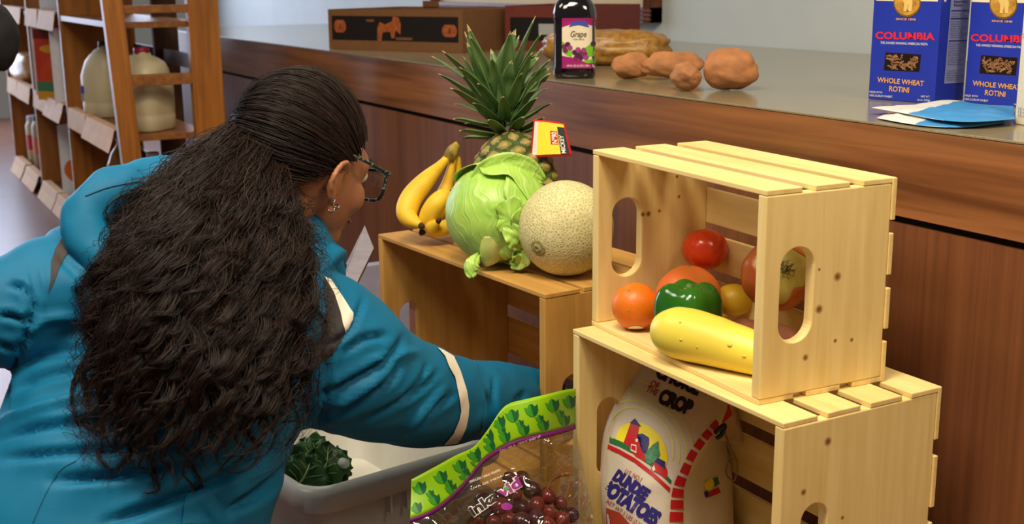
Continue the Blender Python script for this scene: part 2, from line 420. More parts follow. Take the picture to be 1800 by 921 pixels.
def jug(loc, rz, capm, label, mark=False):
    j = thing('milk_jug', label, 'jug', loc, rz, 'milk jugs on the pantry shelf')
    b = MB(); L = [(.070, 0, 0), (.078, .007, 0), (.079, .05, 0), (.0775, .055, 0), (.079, .06, 0), (.079, .15, 0), (.0775, .178, .001), (.071, .205, .005), (.058, .227, .008), (.040, .242, .006), (.026, .250, .002), (.023, .262, 0)]
    b.grid([sq(h, 0, z, cx, 0, p=4.0 if z < .17 else 2.8) for h, z, cx in L], closed=True)
    n = 32; k = len(L); b.f += [tuple(range(n - 1, -1, -1)), tuple((k - 1) * n + i for i in range(n))]; b.mi += [0, 0]
    body = b.build('jug_body', M_jug, j, world=False)
    MB().tube(catmull([(-.030, 0, .243), (-.066, 0, .222), (-.085, 0, .18), (-.086, 0, .14), (-.072, 0, .11)], 14), [.013, .014, .0145, .0145, .0145, .0145, .0145, .0145, .0145, .0145, .0145, .014, .013, .012], 12).build('jug_handle', M_jug, j, world=False)
    MB().lathe([(.020, .254), (.0250, .254), (.0250, .274), (.022, .277), (0.001, .277)], n=28).build('cap', capm, j, world=False)
    if mark:
        MB().box((-.058, -.0772, .060), (-.022, -.0755, .118)).build('label_patch', flat('pale_patch', rgb(150, 150, 150)), j, world=False, smooth=False)
        MB().box((-.055, -.0782, .088), (-.028, -.0771, .114)).build('label_print', M_blue, j, world=False, smooth=False)
    j.scale = (1.04, 1.04, 1.0)
    return j
jug((-3.07, -0.185, 0.48), math.radians(25), M_capb, 'cream milk jug with a dark blue cap on the pantry shelf', True)
jug((-2.545, -0.168, 0.48), math.radians(40), M_capr, 'cream milk jug with a crimson cap behind the shelf ladder rail')
def carton_box(name, label, cat, x, y, z, w, d, h, rz, m, prints=(), group=None):
    o = thing(name, label, cat, (x, y, z), rz, group)
    MB().box((-w / 2, -d / 2, 0), (w / 2, d / 2, h)).build('box', m, o, world=False, smooth=False, bevel=0.001)
    for (nm, u0, u1, v0, v1, pm, kind) in prints:
        mb = MB(); yy = -d / 2 - 0.0008
        if kind == 'r': mb.box((-w / 2 + u0 * w, yy, v0 * h), (-w / 2 + u1 * w, yy + .0009, v1 * h))
        else:
            cx, cz, rx, rzz = -w / 2 + (u0 + u1) / 2 * w, (v0 + v1) / 2 * h, (u1 - u0) / 2 * w, (v1 - v0) / 2 * h
            vs = [(cx + rx * math.cos(a), yy, cz + rzz * math.sin(a)) for a in [2 * math.pi * i / 24 for i in range(24)]]
            mb.add(vs, [tuple(range(24))])
        mb.build(nm, pm, o, world=False, smooth=False)
    return o
M_cer = mat('orange_carton', rgb(206, 74, 28), 0.5, rgb(188, 52, 24), scale=9); M_cerw = flat('white_carton', rgb(226, 230, 242)); M_teal = flat('teal_ink', rgb(70, 128, 90)); M_gol = flat('gold_ink', rgb(214, 154, 40))
P_c = [('top_print', 0, 1, .86, 1, flat('deep_red', rgb(110, 26, 20)), 'r'), ('name_print', .15, .85, .66, .78, M_gol, 'e'), ('stripe_print', 0, 1, .12, .26, M_teal, 'r'), ('base_print', 0, 1, 0, .12, M_gol, 'r')]
carton_box('cereal_box', 'orange and red cereal box with teal stripe on the pantry shelf', 'box', -3.86, -0.235, 0.48, 0.20, 0.06, 0.30, math.radians(38), M_cer, P_c)
carton_box('cereal_box', 'white cereal box just right of the orange one', 'box', -3.60, -0.215, 0.48, 0.17, 0.05, 0.31, math.radians(52), M_cerw)
carton_box('cereal_box', 'white cereal box with red edge left of the orange one', 'box', -4.10, -0.225, 0.48, 0.17, 0.05, 0.31, math.radians(40), M_cerw, [('edge_print', .8, 1, 0, 1, M_red, 'r')])
carton_box('food_carton', 'pale carton at the very top left above the price cards', 'box', -4.0, -0.18, 0.845, 0.22, 0.07, 0.26, math.radians(25), M_cerw)
carton_box('food_carton', 'white carton standing below the cereal shelf behind magazines', 'box', -3.82, -0.18, 0.06, 0.19, 0.06, 0.31, math.radians(40), M_cerw, [('photo_print', .1, .9, .2, .55, M_orange, 'e')])
carton_box('food_carton', 'dark blue carton standing beside the white carton on bottom shelf', 'box', -3.60, -0.15, 0.06, 0.16, 0.06, 0.30, math.radians(48), flat('slate_carton', rgb(60, 66, 84)), [('photo_print', .2, .8, .1, .35, M_red, 'e')])
for i, (x, m, lab, hh) in enumerate(((-5.02, flat('cream_tin', rgb(206, 190, 150)), 'cream jar leftmost on the bottom pantry shelf', .24), (-4.80, flat('tan_tin', rgb(182, 160, 120)), 'tan jar with red patch second on the bottom pantry shelf', .26), (-4.60, flat('buff_tin', rgb(196, 176, 138)), 'buff jar third on the bottom pantry shelf', .22), (-4.44, flat('dull_red_tin', rgb(150, 110, 84)), 'brownish jar against the divider on the bottom pantry shelf', .20))):
    o = thing('food_jar', lab, 'jar', (x, -0.19, 0.06), 0, 'jars on the bottom shelf')
    MB().lathe([(.055, 0), (.06, .006), (.06, hh * .8), (.05, hh * .9), (.045, hh * .92), (.045, hh * .93)], n=24).build('jar_body', m, o, world=False, sharp=40)
    MB().lathe([(.05, hh * .92), (.051, hh), (.047, hh + .003)], n=24).build('lid', M_shd if i % 2 else M_cerw, o, world=False, sharp=40)
    MB().lathe([(.0605, hh * .3), (.0608, hh * .3), (.0608, hh * .62), (.0605, hh * .62)], n=24).build('paper_label', [M_red, M_orange, M_cerw, M_teal][i], o, world=False, sharp=40)
def pillow(c, size, rz, m, label, name, cat, seed=0, tilt=0.0):
    R = Matrix.Rotation(rz, 3, 'Z') @ Matrix.Rotation(tilt, 3, 'X')
    def fn(d):
        k = (abs(d.x) ** 3 + abs(d.y) ** 3 + abs(d.z) ** 3) ** (-1 / 3.0)
        w = 1 + 0.10 * nz(d * 3 + Vector((seed, 0, 0))) + .05 * nz(d * 8 + Vector((seed, 3, 0)))
        return k * w
    o = MB().ball((0, 0, 0), size, 40, 24, fn, R).build(name, m, None)
    for v in o.data.vertices: v.co += Vector(c)
    own(o); return tag(o, label, cat)
M_bread = mat('bread_bag', rgb(214, 176, 116), 0.3, rgb(190, 134, 70), scale=14, spec=0.6)
pillow((-5.0, -0.19, 0.55), (.2, .09, .075), 0.1, M_bread, 'bagged golden bread loaf at left edge on the middle shelf', 'bread_bag', 'bread', 1)
for i, (x, c, lab) in enumerate(((-3.14, rgb(200, 140, 30), 'amber ridged bottle below the left milk jug'), (-2.86, rgb(70, 34, 24), 'dark red ridged bottle below the milk jugs'), (-2.62, rgb(40, 24, 30), 'darkest ridged bottle below the milk jugs, beside the front post'))):
    o = thing('ridged_bottle', lab, 'bottle', (x, -0.14, 0.06), 0, 'ridged bottles under the milk jugs')
    pr_ = []
    for k in range(13):
        z = k * .02; pr_.append((.058 + (.006 if k % 2 else -.002), z))
    pr_ += [(.045, .27), (.022, .30), (.02, .315)]
    MB().lathe([(.05, 0)] + pr_[1:], n=28).build('bottle_body', mat('bottle_%d' % i, c, 0.15, spec=0.7), o, world=False)
    MB().lathe([(.022, .312), (.022, .33), (.018, .333)], n=24).build('cap', M_cerw, o, world=False, sharp=40)
# dark rounded bundle at the left edge of the photograph
c = P(-14, 66, 2.9)
o = MB().ball(c, (.062, .062, .082), 32, 20, lambda d: 1 + .08 * nz(d * 2.5)).build('cloth_cap', mat('black_cloth', rgb(24, 22, 24), 0.9, bump=0.3, bscale=300), None)
own(o); tag(o, 'dark rounded black shape cut off by the photo left edge above the bread', 'hat')
o['kind'] = 'thing'

# ------------------------------------------------------------ crates
def pine(axis, nm, a, b, knots=()): return wood(nm, a, b, axis, fine=55, along=3.2, rough=0.62, knots=knots, spec=0.25, wave=0.4, bump=0.12)
PA, PB = rgb(226, 194, 122), rgb(242, 216, 148)
LA, LB = rgb(184, 136, 66), rgb(206, 158, 84)
def crate(label, loc, rz, W, D, H, nt, sw, tcol, slot, knotsL=(), knotsR=(), th=.008, pt=.018, nback=4):
    a, b = tcol
    mx = pine(0, 'pine_along', a, b); 
    ml = pine(2, 'pine_end', a, b, knotsL); mr = pine(2, 'pine_end', a, b, knotsR)
    c = thing('wooden_crate', label, 'crate', loc, rz, 'wooden display crates lying on their sides')
    sy, sz, hw, hl = slot
    for x, mm in ((0.0, ml), (W - pt, mr)):
        # end panel with an oblong hand hole
        bm = bmesh.new()
        y0, y1, z0, z1 = 0.0, D - th, th, H - th
        out = [bm.verts.new((x, y, z)) for y, z in ((y0, z0), (y1, z0), (y1, z1), (y0, z1))]
        ho = []
        for i in range(32):
            q = 2 * math.pi * (i + .5) / 32; cc, ss = math.cos(q), math.sin(q)
            ho.append(bm.verts.new((x, sy + hw * cc, sz + (hl - hw) * (1 if ss > 0 else -1) + hw * ss)))
        e = [bm.edges.new((out[i], out[(i + 1) % 4])) for i in range(4)] + [bm.edges.new((ho[i], ho[(i + 1) % 32])) for i in range(32)]
        f = bmesh.ops.triangle_fill(bm, use_beauty=True, edges=e)
        faces = [g for g in f['geom'] if isinstance(g, bmesh.types.BMFace)]
        ex = bmesh.ops.extrude_face_region(bm, geom=faces)
        for v in [g for g in ex['geom'] if isinstance(g, bmesh.types.BMVert)]: v.co.x += pt
        bmesh.ops.recalc_face_normals(bm, faces=bm.faces)
        me = bpy.data.meshes.new('end_panel'); bm.to_mesh(me); bm.free(); me.materials.append(mm)
        o = bpy.data.objects.new('end_panel', me); COL.objects.link(o); o.parent = c
        bv = o.modifiers.new('bevel', 'BEVEL'); bv.width = .002; bv.segments = 2; bv.limit_method = 'ANGLE'; bv.angle_limit = math.radians(50)
    gap = (D - nt * sw) / (nt - 1)
    for z0 in (H - th, 0.0):
        for k in range(nt):
            y = k * (sw + gap)
            r = random.uniform(-.0012, .0012)
            MB().box((r, y, z0), (W + r, y + sw, z0 + th)).build('slat', mx, c, world=False, smooth=False, bevel=.0014)
    bw = H / (nback + (nback - 1) * .30); bg = bw * .30
    for k in range(nback):
        z = k * (bw + bg); r = random.uniform(0, .002)
        MB().box((-.001, D - th, z + .0004), (W + .001 + r, D, min(z + bw, H - .0004))).build('back_slat', mx, c, world=False, smooth=False, bevel=.0014)
    return c
UP = (0.0, 0.0, 0.396)
crate('pale pine crate stacked on top, holding loose fruit and a squash', UP, -0.042, .457, .226, .300, 3, .0604, (PA, PB), (.057, .150, .029, .067),
      knotsL=((.018, .088, .186, .005), (.018, .099, .186, .006), (.018, .121, .189, .004), (.0, .02, .180, .008), (.018, .155, .245, .004), (.018, .16, .21, .004)), knotsR=((.457, .128, .168, .008), (.457, .098, .125, .008), (.457, .095, .182, .003), (.457, .13, .075, .004), (.457, .16, .072, .004), (.457, .078, .058, .006)))
crate('pale pine bottom crate on the floor holding the potato sack', (0.0054, -0.0406, 0), 0.0108, .5217, .296, .396, 4, .0607, (PA, PB), (.062, .198, .024, .070),
      knotsR=((.5217, .08, .355, .008), (.5217, .04, .29, .006), (.5217, .115, .235, .004)))
crate('older darker wooden crate with cabbage, melon and pineapple standing on its top', (-.716, -.091, 0), math.radians(4.4), .633, .33, .436, 4, .075, (LA, LB), (.062, .212, .024, .066), th=.0085)
# ------------------------------------------------------------ produce on the older crate
ZT = 0.4365
def rough_ball(name, u, v, rp, z, sx, sy, sz, m, label, cat, fn=None, rz=0.0, tz=None, nu=40, nv=28):
    t, r = rest(u, v, rp, z)
    if tz: t = tz; r = rp * t / FPX
    c = P(u, v, t)
    o = thing(name, label, cat, (c.x, c.y, c.z - r * sz))
    M = Matrix.Rotation(rz, 3, 'Z')
    b = MB().ball(c, (r * sx, r * sy, r * sz), nu, nv, fn, M)
    return o, b, c, r, t
# bananas
M_ban = mat('banana_skin', rgb(236, 194, 50), 0.5, rgb(224, 178, 44), scale=18, spec=0.35, lo=.4, hi=.6)
M_bang = mat('banana_neck', rgb(190, 176, 50), 0.5, rgb(150, 160, 50), scale=20)
M_tip = flat('brown_tip', rgb(60, 42, 24), 0.8)
bn = thing('banana_bunch', 'bunch of four yellow bananas standing at the end of the older crate', 'bananas', P(748, 418, 2.53))
def banana(pts, rad, tip=True):
    q = catmull([tuple(P(*p)) for p in pts], 22); k = len(q)
    rr = [r[0] for r in catmull([(x,) for x in rad], 22)]
    q = [Vector(p) for p in q]
    o = MB().tube(q, rr, 7, up=(0.3, -.5, .8)).build('banana', M_ban, bn)
    s = o.modifiers.new('s', 'SUBSURF'); s.levels = 1; s.render_levels = 2
    d = (q[-1] - q[-2]).normalized()
    MB().tube([q[-1] - d * .003, q[-1] + d * .003, q[-1] + d * .007], [rr[-1] * .98, rr[-1] * .8, rr[-1] * .5], 10).build('tip', M_tip, o)
    return o
banana([(794, 266, 2.57), (777, 288, 2.56), (748, 318, 2.535), (722, 350, 2.52), (716, 380, 2.505), (741, 397, 2.475)], [.008, .011, .022, .0265, .024, .007])
banana([(798, 270, 2.575), (792, 300, 2.58), (784, 330, 2.585), (772, 362, 2.57), (752, 392, 2.54), (742, 408, 2.525)], [.008, .0105, .016, .024, .021, .008])
banana([(786, 404, 2.545), (770, 404, 2.53), (752, 388, 2.505), (764, 362, 2.495), (780, 345, 2.50), (792, 338, 2.505)], [.008, .014, .0215, .0235, .019, .006])
banana([(805, 274, 2.585), (806, 312, 2.60), (808, 345, 2.605), (802, 378, 2.58), (788, 398, 2.52), (758, 402, 2.495), (771, 388, 2.47)], [.007, .010, .014, .018, .0185, .0185, .006])
MB().tube([P(788, 280, 2.565), P(796, 266, 2.57), P(800, 256, 2.57), P(797, 252, 2.57)], [.012, .0125, .0105, .008], 12, flat=(1.25, .8)).build('stem', mat('banana_stem', rgb(186, 160, 60), .6, rgb(120, 92, 40), scale=60), bn)
# cabbage
def cab_mat():
    m, nt, b = base_mat('cabbage_leaf'); b.inputs['Roughness'].default_value = 0.36; b.inputs['Specular IOR Level'].default_value = 0.45
    b.inputs['Subsurface Weight'].default_value = 0.15; b.inputs['Subsurface Radius'].default_value = (.01, .012, .004)
    tc = N(nt, 'ShaderNodeTexCoord'); n0 = N(nt, 'ShaderNodeTexNoise'); n0.inputs['Scale'].default_value = 9; n0.inputs['Detail'].default_value = 2; nt.links.new(tc.outputs['Object'], n0.inputs['Vector'])
    off = N(nt, 'ShaderNodeMix', data_type='RGBA'); off.inputs[0].default_value = .10; nt.links.new(tc.outputs['Object'], off.inputs[6]); nt.links.new(n0.outputs['Color'], off.inputs[7])
    sub = N(nt, 'ShaderNodeVectorMath', operation='SUBTRACT'); sub.inputs[1].default_value = (.025, .025, .11); nt.links.new(off.outputs[2], sub.inputs[0])
    axs = (Vector(-DN) * .9 + Vector(RT) * -.15 - Vector(FW) * -.3).normalized(); a1 = axs.orthogonal().normalized(); a2 = axs.cross(a1)
    d1 = N(nt, 'ShaderNodeVectorMath', operation='DOT_PRODUCT'); d1.inputs[1].default_value = a1; d2 = N(nt, 'ShaderNodeVectorMath', operation='DOT_PRODUCT'); d2.inputs[1].default_value = a2
    nt.links.new(sub.outputs[0], d1.inputs[0]); nt.links.new(sub.outputs[0], d2.inputs[0])
    at2 = N(nt, 'ShaderNodeMath', operation='ARCTAN2'); nt.links.new(d1.outputs['Value'], at2.inputs[0]); nt.links.new(d2.outputs['Value'], at2.inputs[1])
    fan = N(nt, 'ShaderNodeMath', operation='MULTIPLY'); fan.inputs[1].default_value = 23.0; nt.links.new(at2.outputs[0], fan.inputs[0])
    sn = N(nt, 'ShaderNodeMath', operation='SINE'); nt.links.new(fan.outputs[0], sn.inputs[0])
    n = N(nt, 'ShaderNodeTexNoise'); n.inputs['Scale'].default_value = 11; n.inputs['Detail'].default_value = 4; nt.links.new(tc.outputs['Object'], n.inputs['Vector'])
    c1 = N(nt, 'ShaderNodeValToRGB'); c1.color_ramp.elements[0].color = rgb(142, 190, 68); c1.color_ramp.elements[1].color = rgb(188, 222, 108); c1.color_ramp.elements[0].position = .3; c1.color_ramp.elements[1].position = .7
    nt.links.new(n.outputs['Fac'], c1.inputs[0])
    mr = N(nt, 'ShaderNodeMapRange'); mr.inputs[1].default_value = .80; mr.inputs[2].default_value = 1.0; nt.links.new(sn.outputs[0], mr.inputs[0])
    sn2 = N(nt, 'ShaderNodeMath', operation='SINE'); f2 = N(nt, 'ShaderNodeMath', operation='MULTIPLY'); f2.inputs[1].default_value = 2.7; nt.links.new(fan.outputs[0], f2.inputs[0]); nt.links.new(f2.outputs[0], sn2.inputs[0])
    mr2 = N(nt, 'ShaderNodeMapRange'); mr2.inputs[1].default_value = .2; mr2.inputs[2].default_value = 1.0; mr2.inputs[4].default_value = .45; nt.links.new(sn2.outputs[0], mr2.inputs[0])
    nm = N(nt, 'ShaderNodeTexNoise'); nm.inputs['Scale'].default_value = 16; nm.inputs['Detail'].default_value = 3; nt.links.new(tc.outputs['Object'], nm.inputs['Vector'])
    nr = N(nt, 'ShaderNodeMapRange'); nr.inputs[1].default_value = .38; nr.inputs[2].default_value = .68; nt.links.new(nm.outputs['Fac'], nr.inputs[0])
    sm_ = N(nt, 'ShaderNodeMath', operation='ADD'); nt.links.new(mr.outputs[0], sm_.inputs[0]); nt.links.new(mr2.outputs[0], sm_.inputs[1])
    mk = N(nt, 'ShaderNodeMath', operation='MULTIPLY'); nt.links.new(sm_.outputs[0], mk.inputs[0]); nt.links.new(nr.outputs[0], mk.inputs[1])
    mu = N(nt, 'ShaderNodeMath', operation='MULTIPLY'); mu.inputs[1].default_value = .42; nt.links.new(mk.outputs[0], mu.inputs[0])
    mx = N(nt, 'ShaderNodeMix', data_type='RGBA'); nt.links.new(mu.outputs[0], mx.inputs[0]); nt.links.new(c1.outputs[0], mx.inputs[6]); mx.inputs[7].default_value = rgb(220, 236, 164)
    nt.links.new(mx.outputs[2], b.inputs['Base Color'])
    bp = N(nt, 'ShaderNodeBump'); bp.inputs['Strength'].default_value = .35; bp.inputs['Distance'].default_value = .0025; nt.links.new(sm_.outputs[0], bp.inputs['Height']); nt.links.new(bp.outputs[0], b.inputs['Normal'])
    return m
M_cab = cab_mat(); M_cabp = mat('pale_cabbage_rib', rgb(206, 206, 128), .45, rgb(186, 200, 110), scale=14, bump=.2)
t, r = rest(873, 375, 90, ZT); cc = P(873, 375, t); CABR = r
cb = thing('cabbage', 'pale green cabbage with torn outer leaves between bananas and melon', 'cabbage', (cc.x, cc.y, ZT))
X, Y, Z = RT.normalized(), -DN.normalized(), -FW.normalized()     # right, up, towards the room
def leaf_shell(ctr, axis, spread, rad, ruffle, seed, name='leaf', m=None, sx=1.0, nr=14, na=48, lift=0.0, curl=0.0):
    axis = Vector(axis).normalized(); a = axis.orthogonal().normalized(); b = axis.cross(a)
    rows = []
    for i in range(nr + 1):
        q = spread * i / nr; row = []
        for j in range(na):
            ph = 2 * math.pi * j / na
            qq = q * (1 + .22 * math.sin(ph * 2 + seed) + .12 * math.sin(ph * 5 + seed * 2)) * (1 if sx == 1 else 1 / math.sqrt((math.cos(ph) / sx) ** 2 + math.sin(ph) ** 2))
            d = axis * math.cos(qq) + (a * math.cos(ph) + b * math.sin(ph)) * math.sin(qq)
            e = (i / nr) ** 3
            rr = rad * (1 + lift * e + curl * e * e + ruffle * e * math.sin(ph * 5 + seed) + .45 * ruffle * e * math.sin(ph * 12 + 2 * seed) + .012 * nz(d * 6 + Vector((seed, 0, 0))))
            row.append(ctr + Vector((d.x, d.y, d.z)) * rr)
        rows.append(row)
    mb = MB(); mb.grid(rows, closed=True)
    o = mb.build(name, m or M_cab, cb); s = o.modifiers.new('t', 'SOLIDIFY'); s.thickness = .0012; s.offset = 1
    return o
def cabfn(d): return 1 + .02 * nz(d * 2.5) + .012 * nz(d * 6) 
MB().ball(cc, (r * 1.02, r * 1.0, r * .97), 48, 36, cabfn).build('heart', M_cab, cb)
leaf_shell(cc, Y * 0.9 + X * .25 + Z * .1, .95, r * 1.03, .035, 2.2, lift=.05)
leaf_shell(cc, X * 0.75 + Y * .35 + Z * .55, .62, r * 1.02, .02, 4.4, lift=.03)
leaf_shell(cc, X * 0.55 - Y * .25 + Z * .75, .36, r * 1.06, .06, 5.3, lift=.10)
leaf_shell(cc, X * 0.25 - Y * .12 + Z * .95, .30, r * 1.055, .06, 6.1, lift=.06)
leaf_shell(cc, X * 0.62 - Y * .62 + Z * .5, .40, r * 1.05, .06, 7.7, lift=.12)
# the thick cut ribs at the base and the leaf that hangs over the crate edge
def strip(name, pts, wid, m, th=.003, cup=.25, n=18, nw=9, par=None, ruff=0.0, seed=0):
    q = [Vector(p) for p in catmull([tuple(p) for p in pts], n)]; w = [x[0] for x in catmull([(x,) for x in wid], n)]
    rows = []
    for i in range(n):
        tt = (q[min(i + 1, n - 1)] - q[max(i - 1, 0)]).normalized(); nn = (CAM - q[i]); nn = (nn - tt * nn.dot(tt)).normalized(); sd = tt.cross(nn)
        row = []
        for j in range(nw):
            s = j / (nw - 1) * 2 - 1
            row.append(q[i] + sd * (s * w[i]) + nn * (w[i] * cup * (s * s) + ruff * math.sin(i * 1.7 + seed) * abs(s) ** 2 + ruff * .7 * math.sin(s * 7 + i * .9 + seed)))
        rows.append(row)
    o = MB().grid(rows).build(name, m, par); s = o.modifiers.new('t', 'SOLIDIFY'); s.thickness = th; s.offset = -1
    return o
tf = t - r
strip('rib', [P(863, 415, tf + .012), P(866, 436, tf + .02), P(873, 452, tf + .035), P(878, 458, tf + .05)], [.016, .024, .028, .026], M_cabp, .004, -.35, par=cb)
strip('rib', [P(905, 405, tf + .015), P(897, 430, tf + .02), P(888, 448, tf + .03), P(886, 456, tf + .05)], [.010, .018, .022, .018], M_cab, .004, -.3, par=cb, ruff=.003)
strip('leaf', [P(880, 390, tf + .0), P(900, 408, tf - .004), P(912, 425, tf + .004), P(918, 440, tf + .02)], [.004, .018, .02, .004], M_cab, .0015, .3, par=cb, ruff=.004, seed=2)
strip('leaf', [P(846, 448, tf + .05), P(840, 452, tf + .028), P(832, 462, tf + .012), P(828, 476, tf + .012), P(831, 489, tf + .014)], [.006, .010, .0145, .0135, .006], M_cab, .0015, -.5, par=cb, ruff=.003)
strip('leaf', [P(912, 438, tf + .02), P(918, 452, tf + .02), P(908, 462, tf + .035), P(896, 460, tf + .04)], [.006, .016, .014, .003], M_cab, .0015, .25, par=cb, ruff=.004, seed=3)
strip('leaf', [P(826, 330, tf + .06), P(850, 300, tf + .045), P(890, 288, tf + .05), P(930, 298, tf + .06), P(957, 318, tf + .08)], [.004, .016, .022, .02, .005], M_cab, .0015, .35, par=cb, ruff=.003, seed=5)
# melon
def mel_mat():
    m, nt, b = base_mat('netted_rind'); b.inputs['Roughness'].default_value = .7
    tc = N(nt, 'ShaderNodeTexCoord'); n = N(nt, 'ShaderNodeTexNoise'); n.inputs['Scale'].default_value = 40; n.inputs['Detail'].default_value = 3
    nt.links.new(tc.outputs['Object'], n.inputs['Vector'])
    ad = N(nt, 'ShaderNodeMix', data_type='RGBA'); ad.inputs[0].default_value = .012
    nt.links.new(tc.outputs['Object'], ad.inputs[6]); nt.links.new(n.outputs['Color'], ad.inputs[7])
    v = N(nt, 'ShaderNodeTexVoronoi', feature='DISTANCE_TO_EDGE'); v.inputs['Scale'].default_value = 190; nt.links.new(ad.outputs[2], v.inputs['Vector'])
    cr = N(nt, 'ShaderNodeValToRGB'); cr.color_ramp.elements[0].position = .05; cr.color_ramp.elements[1].position = .22; cr.color_ramp.elements[0].color = rgb(232, 222, 170); cr.color_ramp.elements[1].color = rgb(196, 188, 122)
    nt.links.new(v.outputs['Distance'], cr.inputs[0])
    n2 = N(nt, 'ShaderNodeTexNoise'); n2.inputs['Scale'].default_value = 9; nt.links.new(tc.outputs['Object'], n2.inputs['Vector'])
    mx = N(nt, 'ShaderNodeMix', data_type='RGBA', blend_type='MULTIPLY'); mx.inputs[0].default_value = .22; nt.links.new(cr.outputs[0], mx.inputs[6]); nt.links.new(n2.outputs['Fac'], mx.inputs[7])
    nt.links.new(mx.outputs[2], b.inputs['Base Color'])
    iv = N(nt, 'ShaderNodeMath', operation='SUBTRACT'); iv.inputs[0].default_value = .3; nt.links.new(v.outputs['Distance'], iv.inputs[1])
    bp = N(nt, 'ShaderNodeBump'); bp.inputs['Strength'].default_value = .8; bp.inputs['Distance'].default_value = .0016; nt.links.new(iv.outputs[0], bp.inputs['Height']); nt.links.new(bp.outputs[0], b.inputs['Normal'])
    return m
t, r = rest(995, 401, 84, ZT); mc = P(995, 401, t)
ml = thing('cantaloupe', 'round netted cantaloupe melon at the front of the older crate', 'melon', (mc.x, mc.y, ZT))
MB().ball(mc, r, 56, 40, lambda d: 1 + .006 * nz(d * 2)).build('rind', mel_mat(), ml)
sc = (hit(bvh(ml.children[0]), 945, 436, 0.0)); nn = (sc - mc).normalized(); rot = nn.to_track_quat('Z', 'Y').to_matrix()
MB().lathe([(.018, -.006), (.0165, -.001), (.012, .0005), (.0085, -.0005), (.0065, .003), (.004, .003), (.0015, .001)], sc, 20, rot).build('stem_scar', mat('scar', rgb(120, 122, 74), .8, rgb(184, 164, 104), scale=180, bump=.5), ml)
# pineapple
M_pin = None
def pin_skin():
    return [mat('pineapple_eye', rgb(120, 122, 46), .55, rgb(160, 140, 74), scale=60, bump=.3), mat('pineapple_seam', rgb(52, 70, 26), .7, rgb(70, 84, 34), scale=80), mat('pineapple_spike', rgb(176, 146, 92), .8)]
pb = Vector((-.445, .125, ZT)); ptop = P(892, 236, px(pb)[2] + .03); ax = (ptop - pb).normalized(); PH = (ptop - pb).length
pn = thing('pineapple', 'tall spiky pineapple with a yellow price tag behind the cabbage', 'pineapple', pb)
a_ = ax.orthogonal().normalized(); b_ = ax.cross(a_)
def prad(h): return .0765 * (max(0.0, 1 - abs((h - .46) / .56) ** 2.6)) ** .5 + .004
rows = []
mbp = MB(); NU = 96; NV = 72
for i in range(NV + 1):
    h = i / NV; row = []
    for j in range(NU):
        ph = 2 * math.pi * j / NU
        A = (ph / (2 * math.pi) * 9 + h * 6.5); B = (ph / (2 * math.pi) * 9 - h * 6.5)
        e = (abs(math.sin(math.pi * A)) * abs(math.sin(math.pi * B)))
        bumpv = .010 * (e ** .5) + .006 * max(0, e - .7)
        rr = prad(h) + bumpv * min(1, 6 * min(h, 1 - h))
        row.append(pb + ax * (h * PH) + (a_ * math.cos(ph) + b_ * math.sin(ph)) * rr)
    rows.append(row)
mbp.grid(rows, closed=True)
for fi, f in enumerate(mbp.f):
    i, j = fi // NU, fi % NU; h = (i + .5) / NV; ph = (j + .5) / NU
    e = abs(math.sin(math.pi * (ph * 9 + h * 6.5))) * abs(math.sin(math.pi * (ph * 9 - h * 6.5)))
    mbp.mi[fi] = 1 if e < .34 else (2 if e > .86 else 0)
mbp.build('fruit_body', pin_skin(), pn)
M_cr = mat('pineapple_leaf', rgb(100, 130, 72), .45, rgb(66, 98, 56), scale=25, stretch=(1, 1, .2), spec=.4); M_crt = flat('dry_leaf_tip', rgb(190, 176, 120), .8)
def crown_leaf(pts, w, name='crown_leaf'):
    q = [Vector(p) for p in catmull([tuple(p) for p in pts], 12)]; rows = []
    for i, p in enumerate(q):
        tt = (q[min(i + 1, 11)] - q[max(i - 1, 0)]).normalized(); out = (p - (ptop + ax * .03)); out = (out - ax * out.dot(ax) * .6); nn = (out - tt * out.dot(tt))
        nn = nn.normalized() if nn.length > 1e-5 else tt.orthogonal().normalized()
        sd = tt.cross(nn); s = i / 11; ww = w * min(1, (1 - s) * 1.7) ** .8 * (0.75 + .6 * min(s * 2.2, .45))
        rows.append([p + sd * ww * k - nn * ww * .45 * (1 - abs(k)) for k in (-1, -.5, 0, .5, 1)])
    mb = MB().grid(rows); k = len(mb.f)
    for fi in range(k): mb.mi[fi] = 1 if fi // 4 >= 10 else 0
    o = mb.build(name, [M_cr, M_crt], pn); s = o.modifiers.new('t', 'SOLIDIFY'); s.thickness = .0014
    return o
t0 = px(ptop)[2]
spec = [((880, 200), (862, 150), (838, 90), (821, 42), -.02, .0135), ((878, 190), (850, 140), (830, 95), (817, 55), .03, .012), ((876, 200), (850, 150), (834, 105), (820, 74), -.05, .011),
        ((885, 190), (885, 140), (893, 90), (907, 50), -.03, .0150), ((895, 185), (905, 130), (922, 75), (941, 28), .02, .0125), ((892, 180), (898, 130), (905, 90), (912, 62), .05, .014),
        ((900, 190), (912, 150), (928, 118), (948, 100), -.03, .011), ((905, 195), (930, 150), (952, 128), (966, 120), .02, .010), ((905, 200), (930, 165), (950, 145), (968, 128), -.04, .010),
        ((870, 205), (845, 165), (828, 125), (814, 98), -.02, .009), ((868, 208), (845, 175), (825, 145), (812, 132), -.04, .008), ((880, 195), (878, 160), (872, 120), (862, 85), .04, .013),
        ((905, 190), (918, 140), (930, 110), (942, 95), .06, .011), ((888, 190), (890, 160), (894, 130), (900, 105), -.06, .013)]
for A, B, Cc, D, dz, w in spec:
    crown_leaf([P(A[0] * .5 + 445, A[1] + 25, t0), P(B[0], B[1], t0 + dz * .4), P(Cc[0], Cc[1], t0 + dz * .8), P(D[0], D[1], t0 + dz)], w * 1.55)
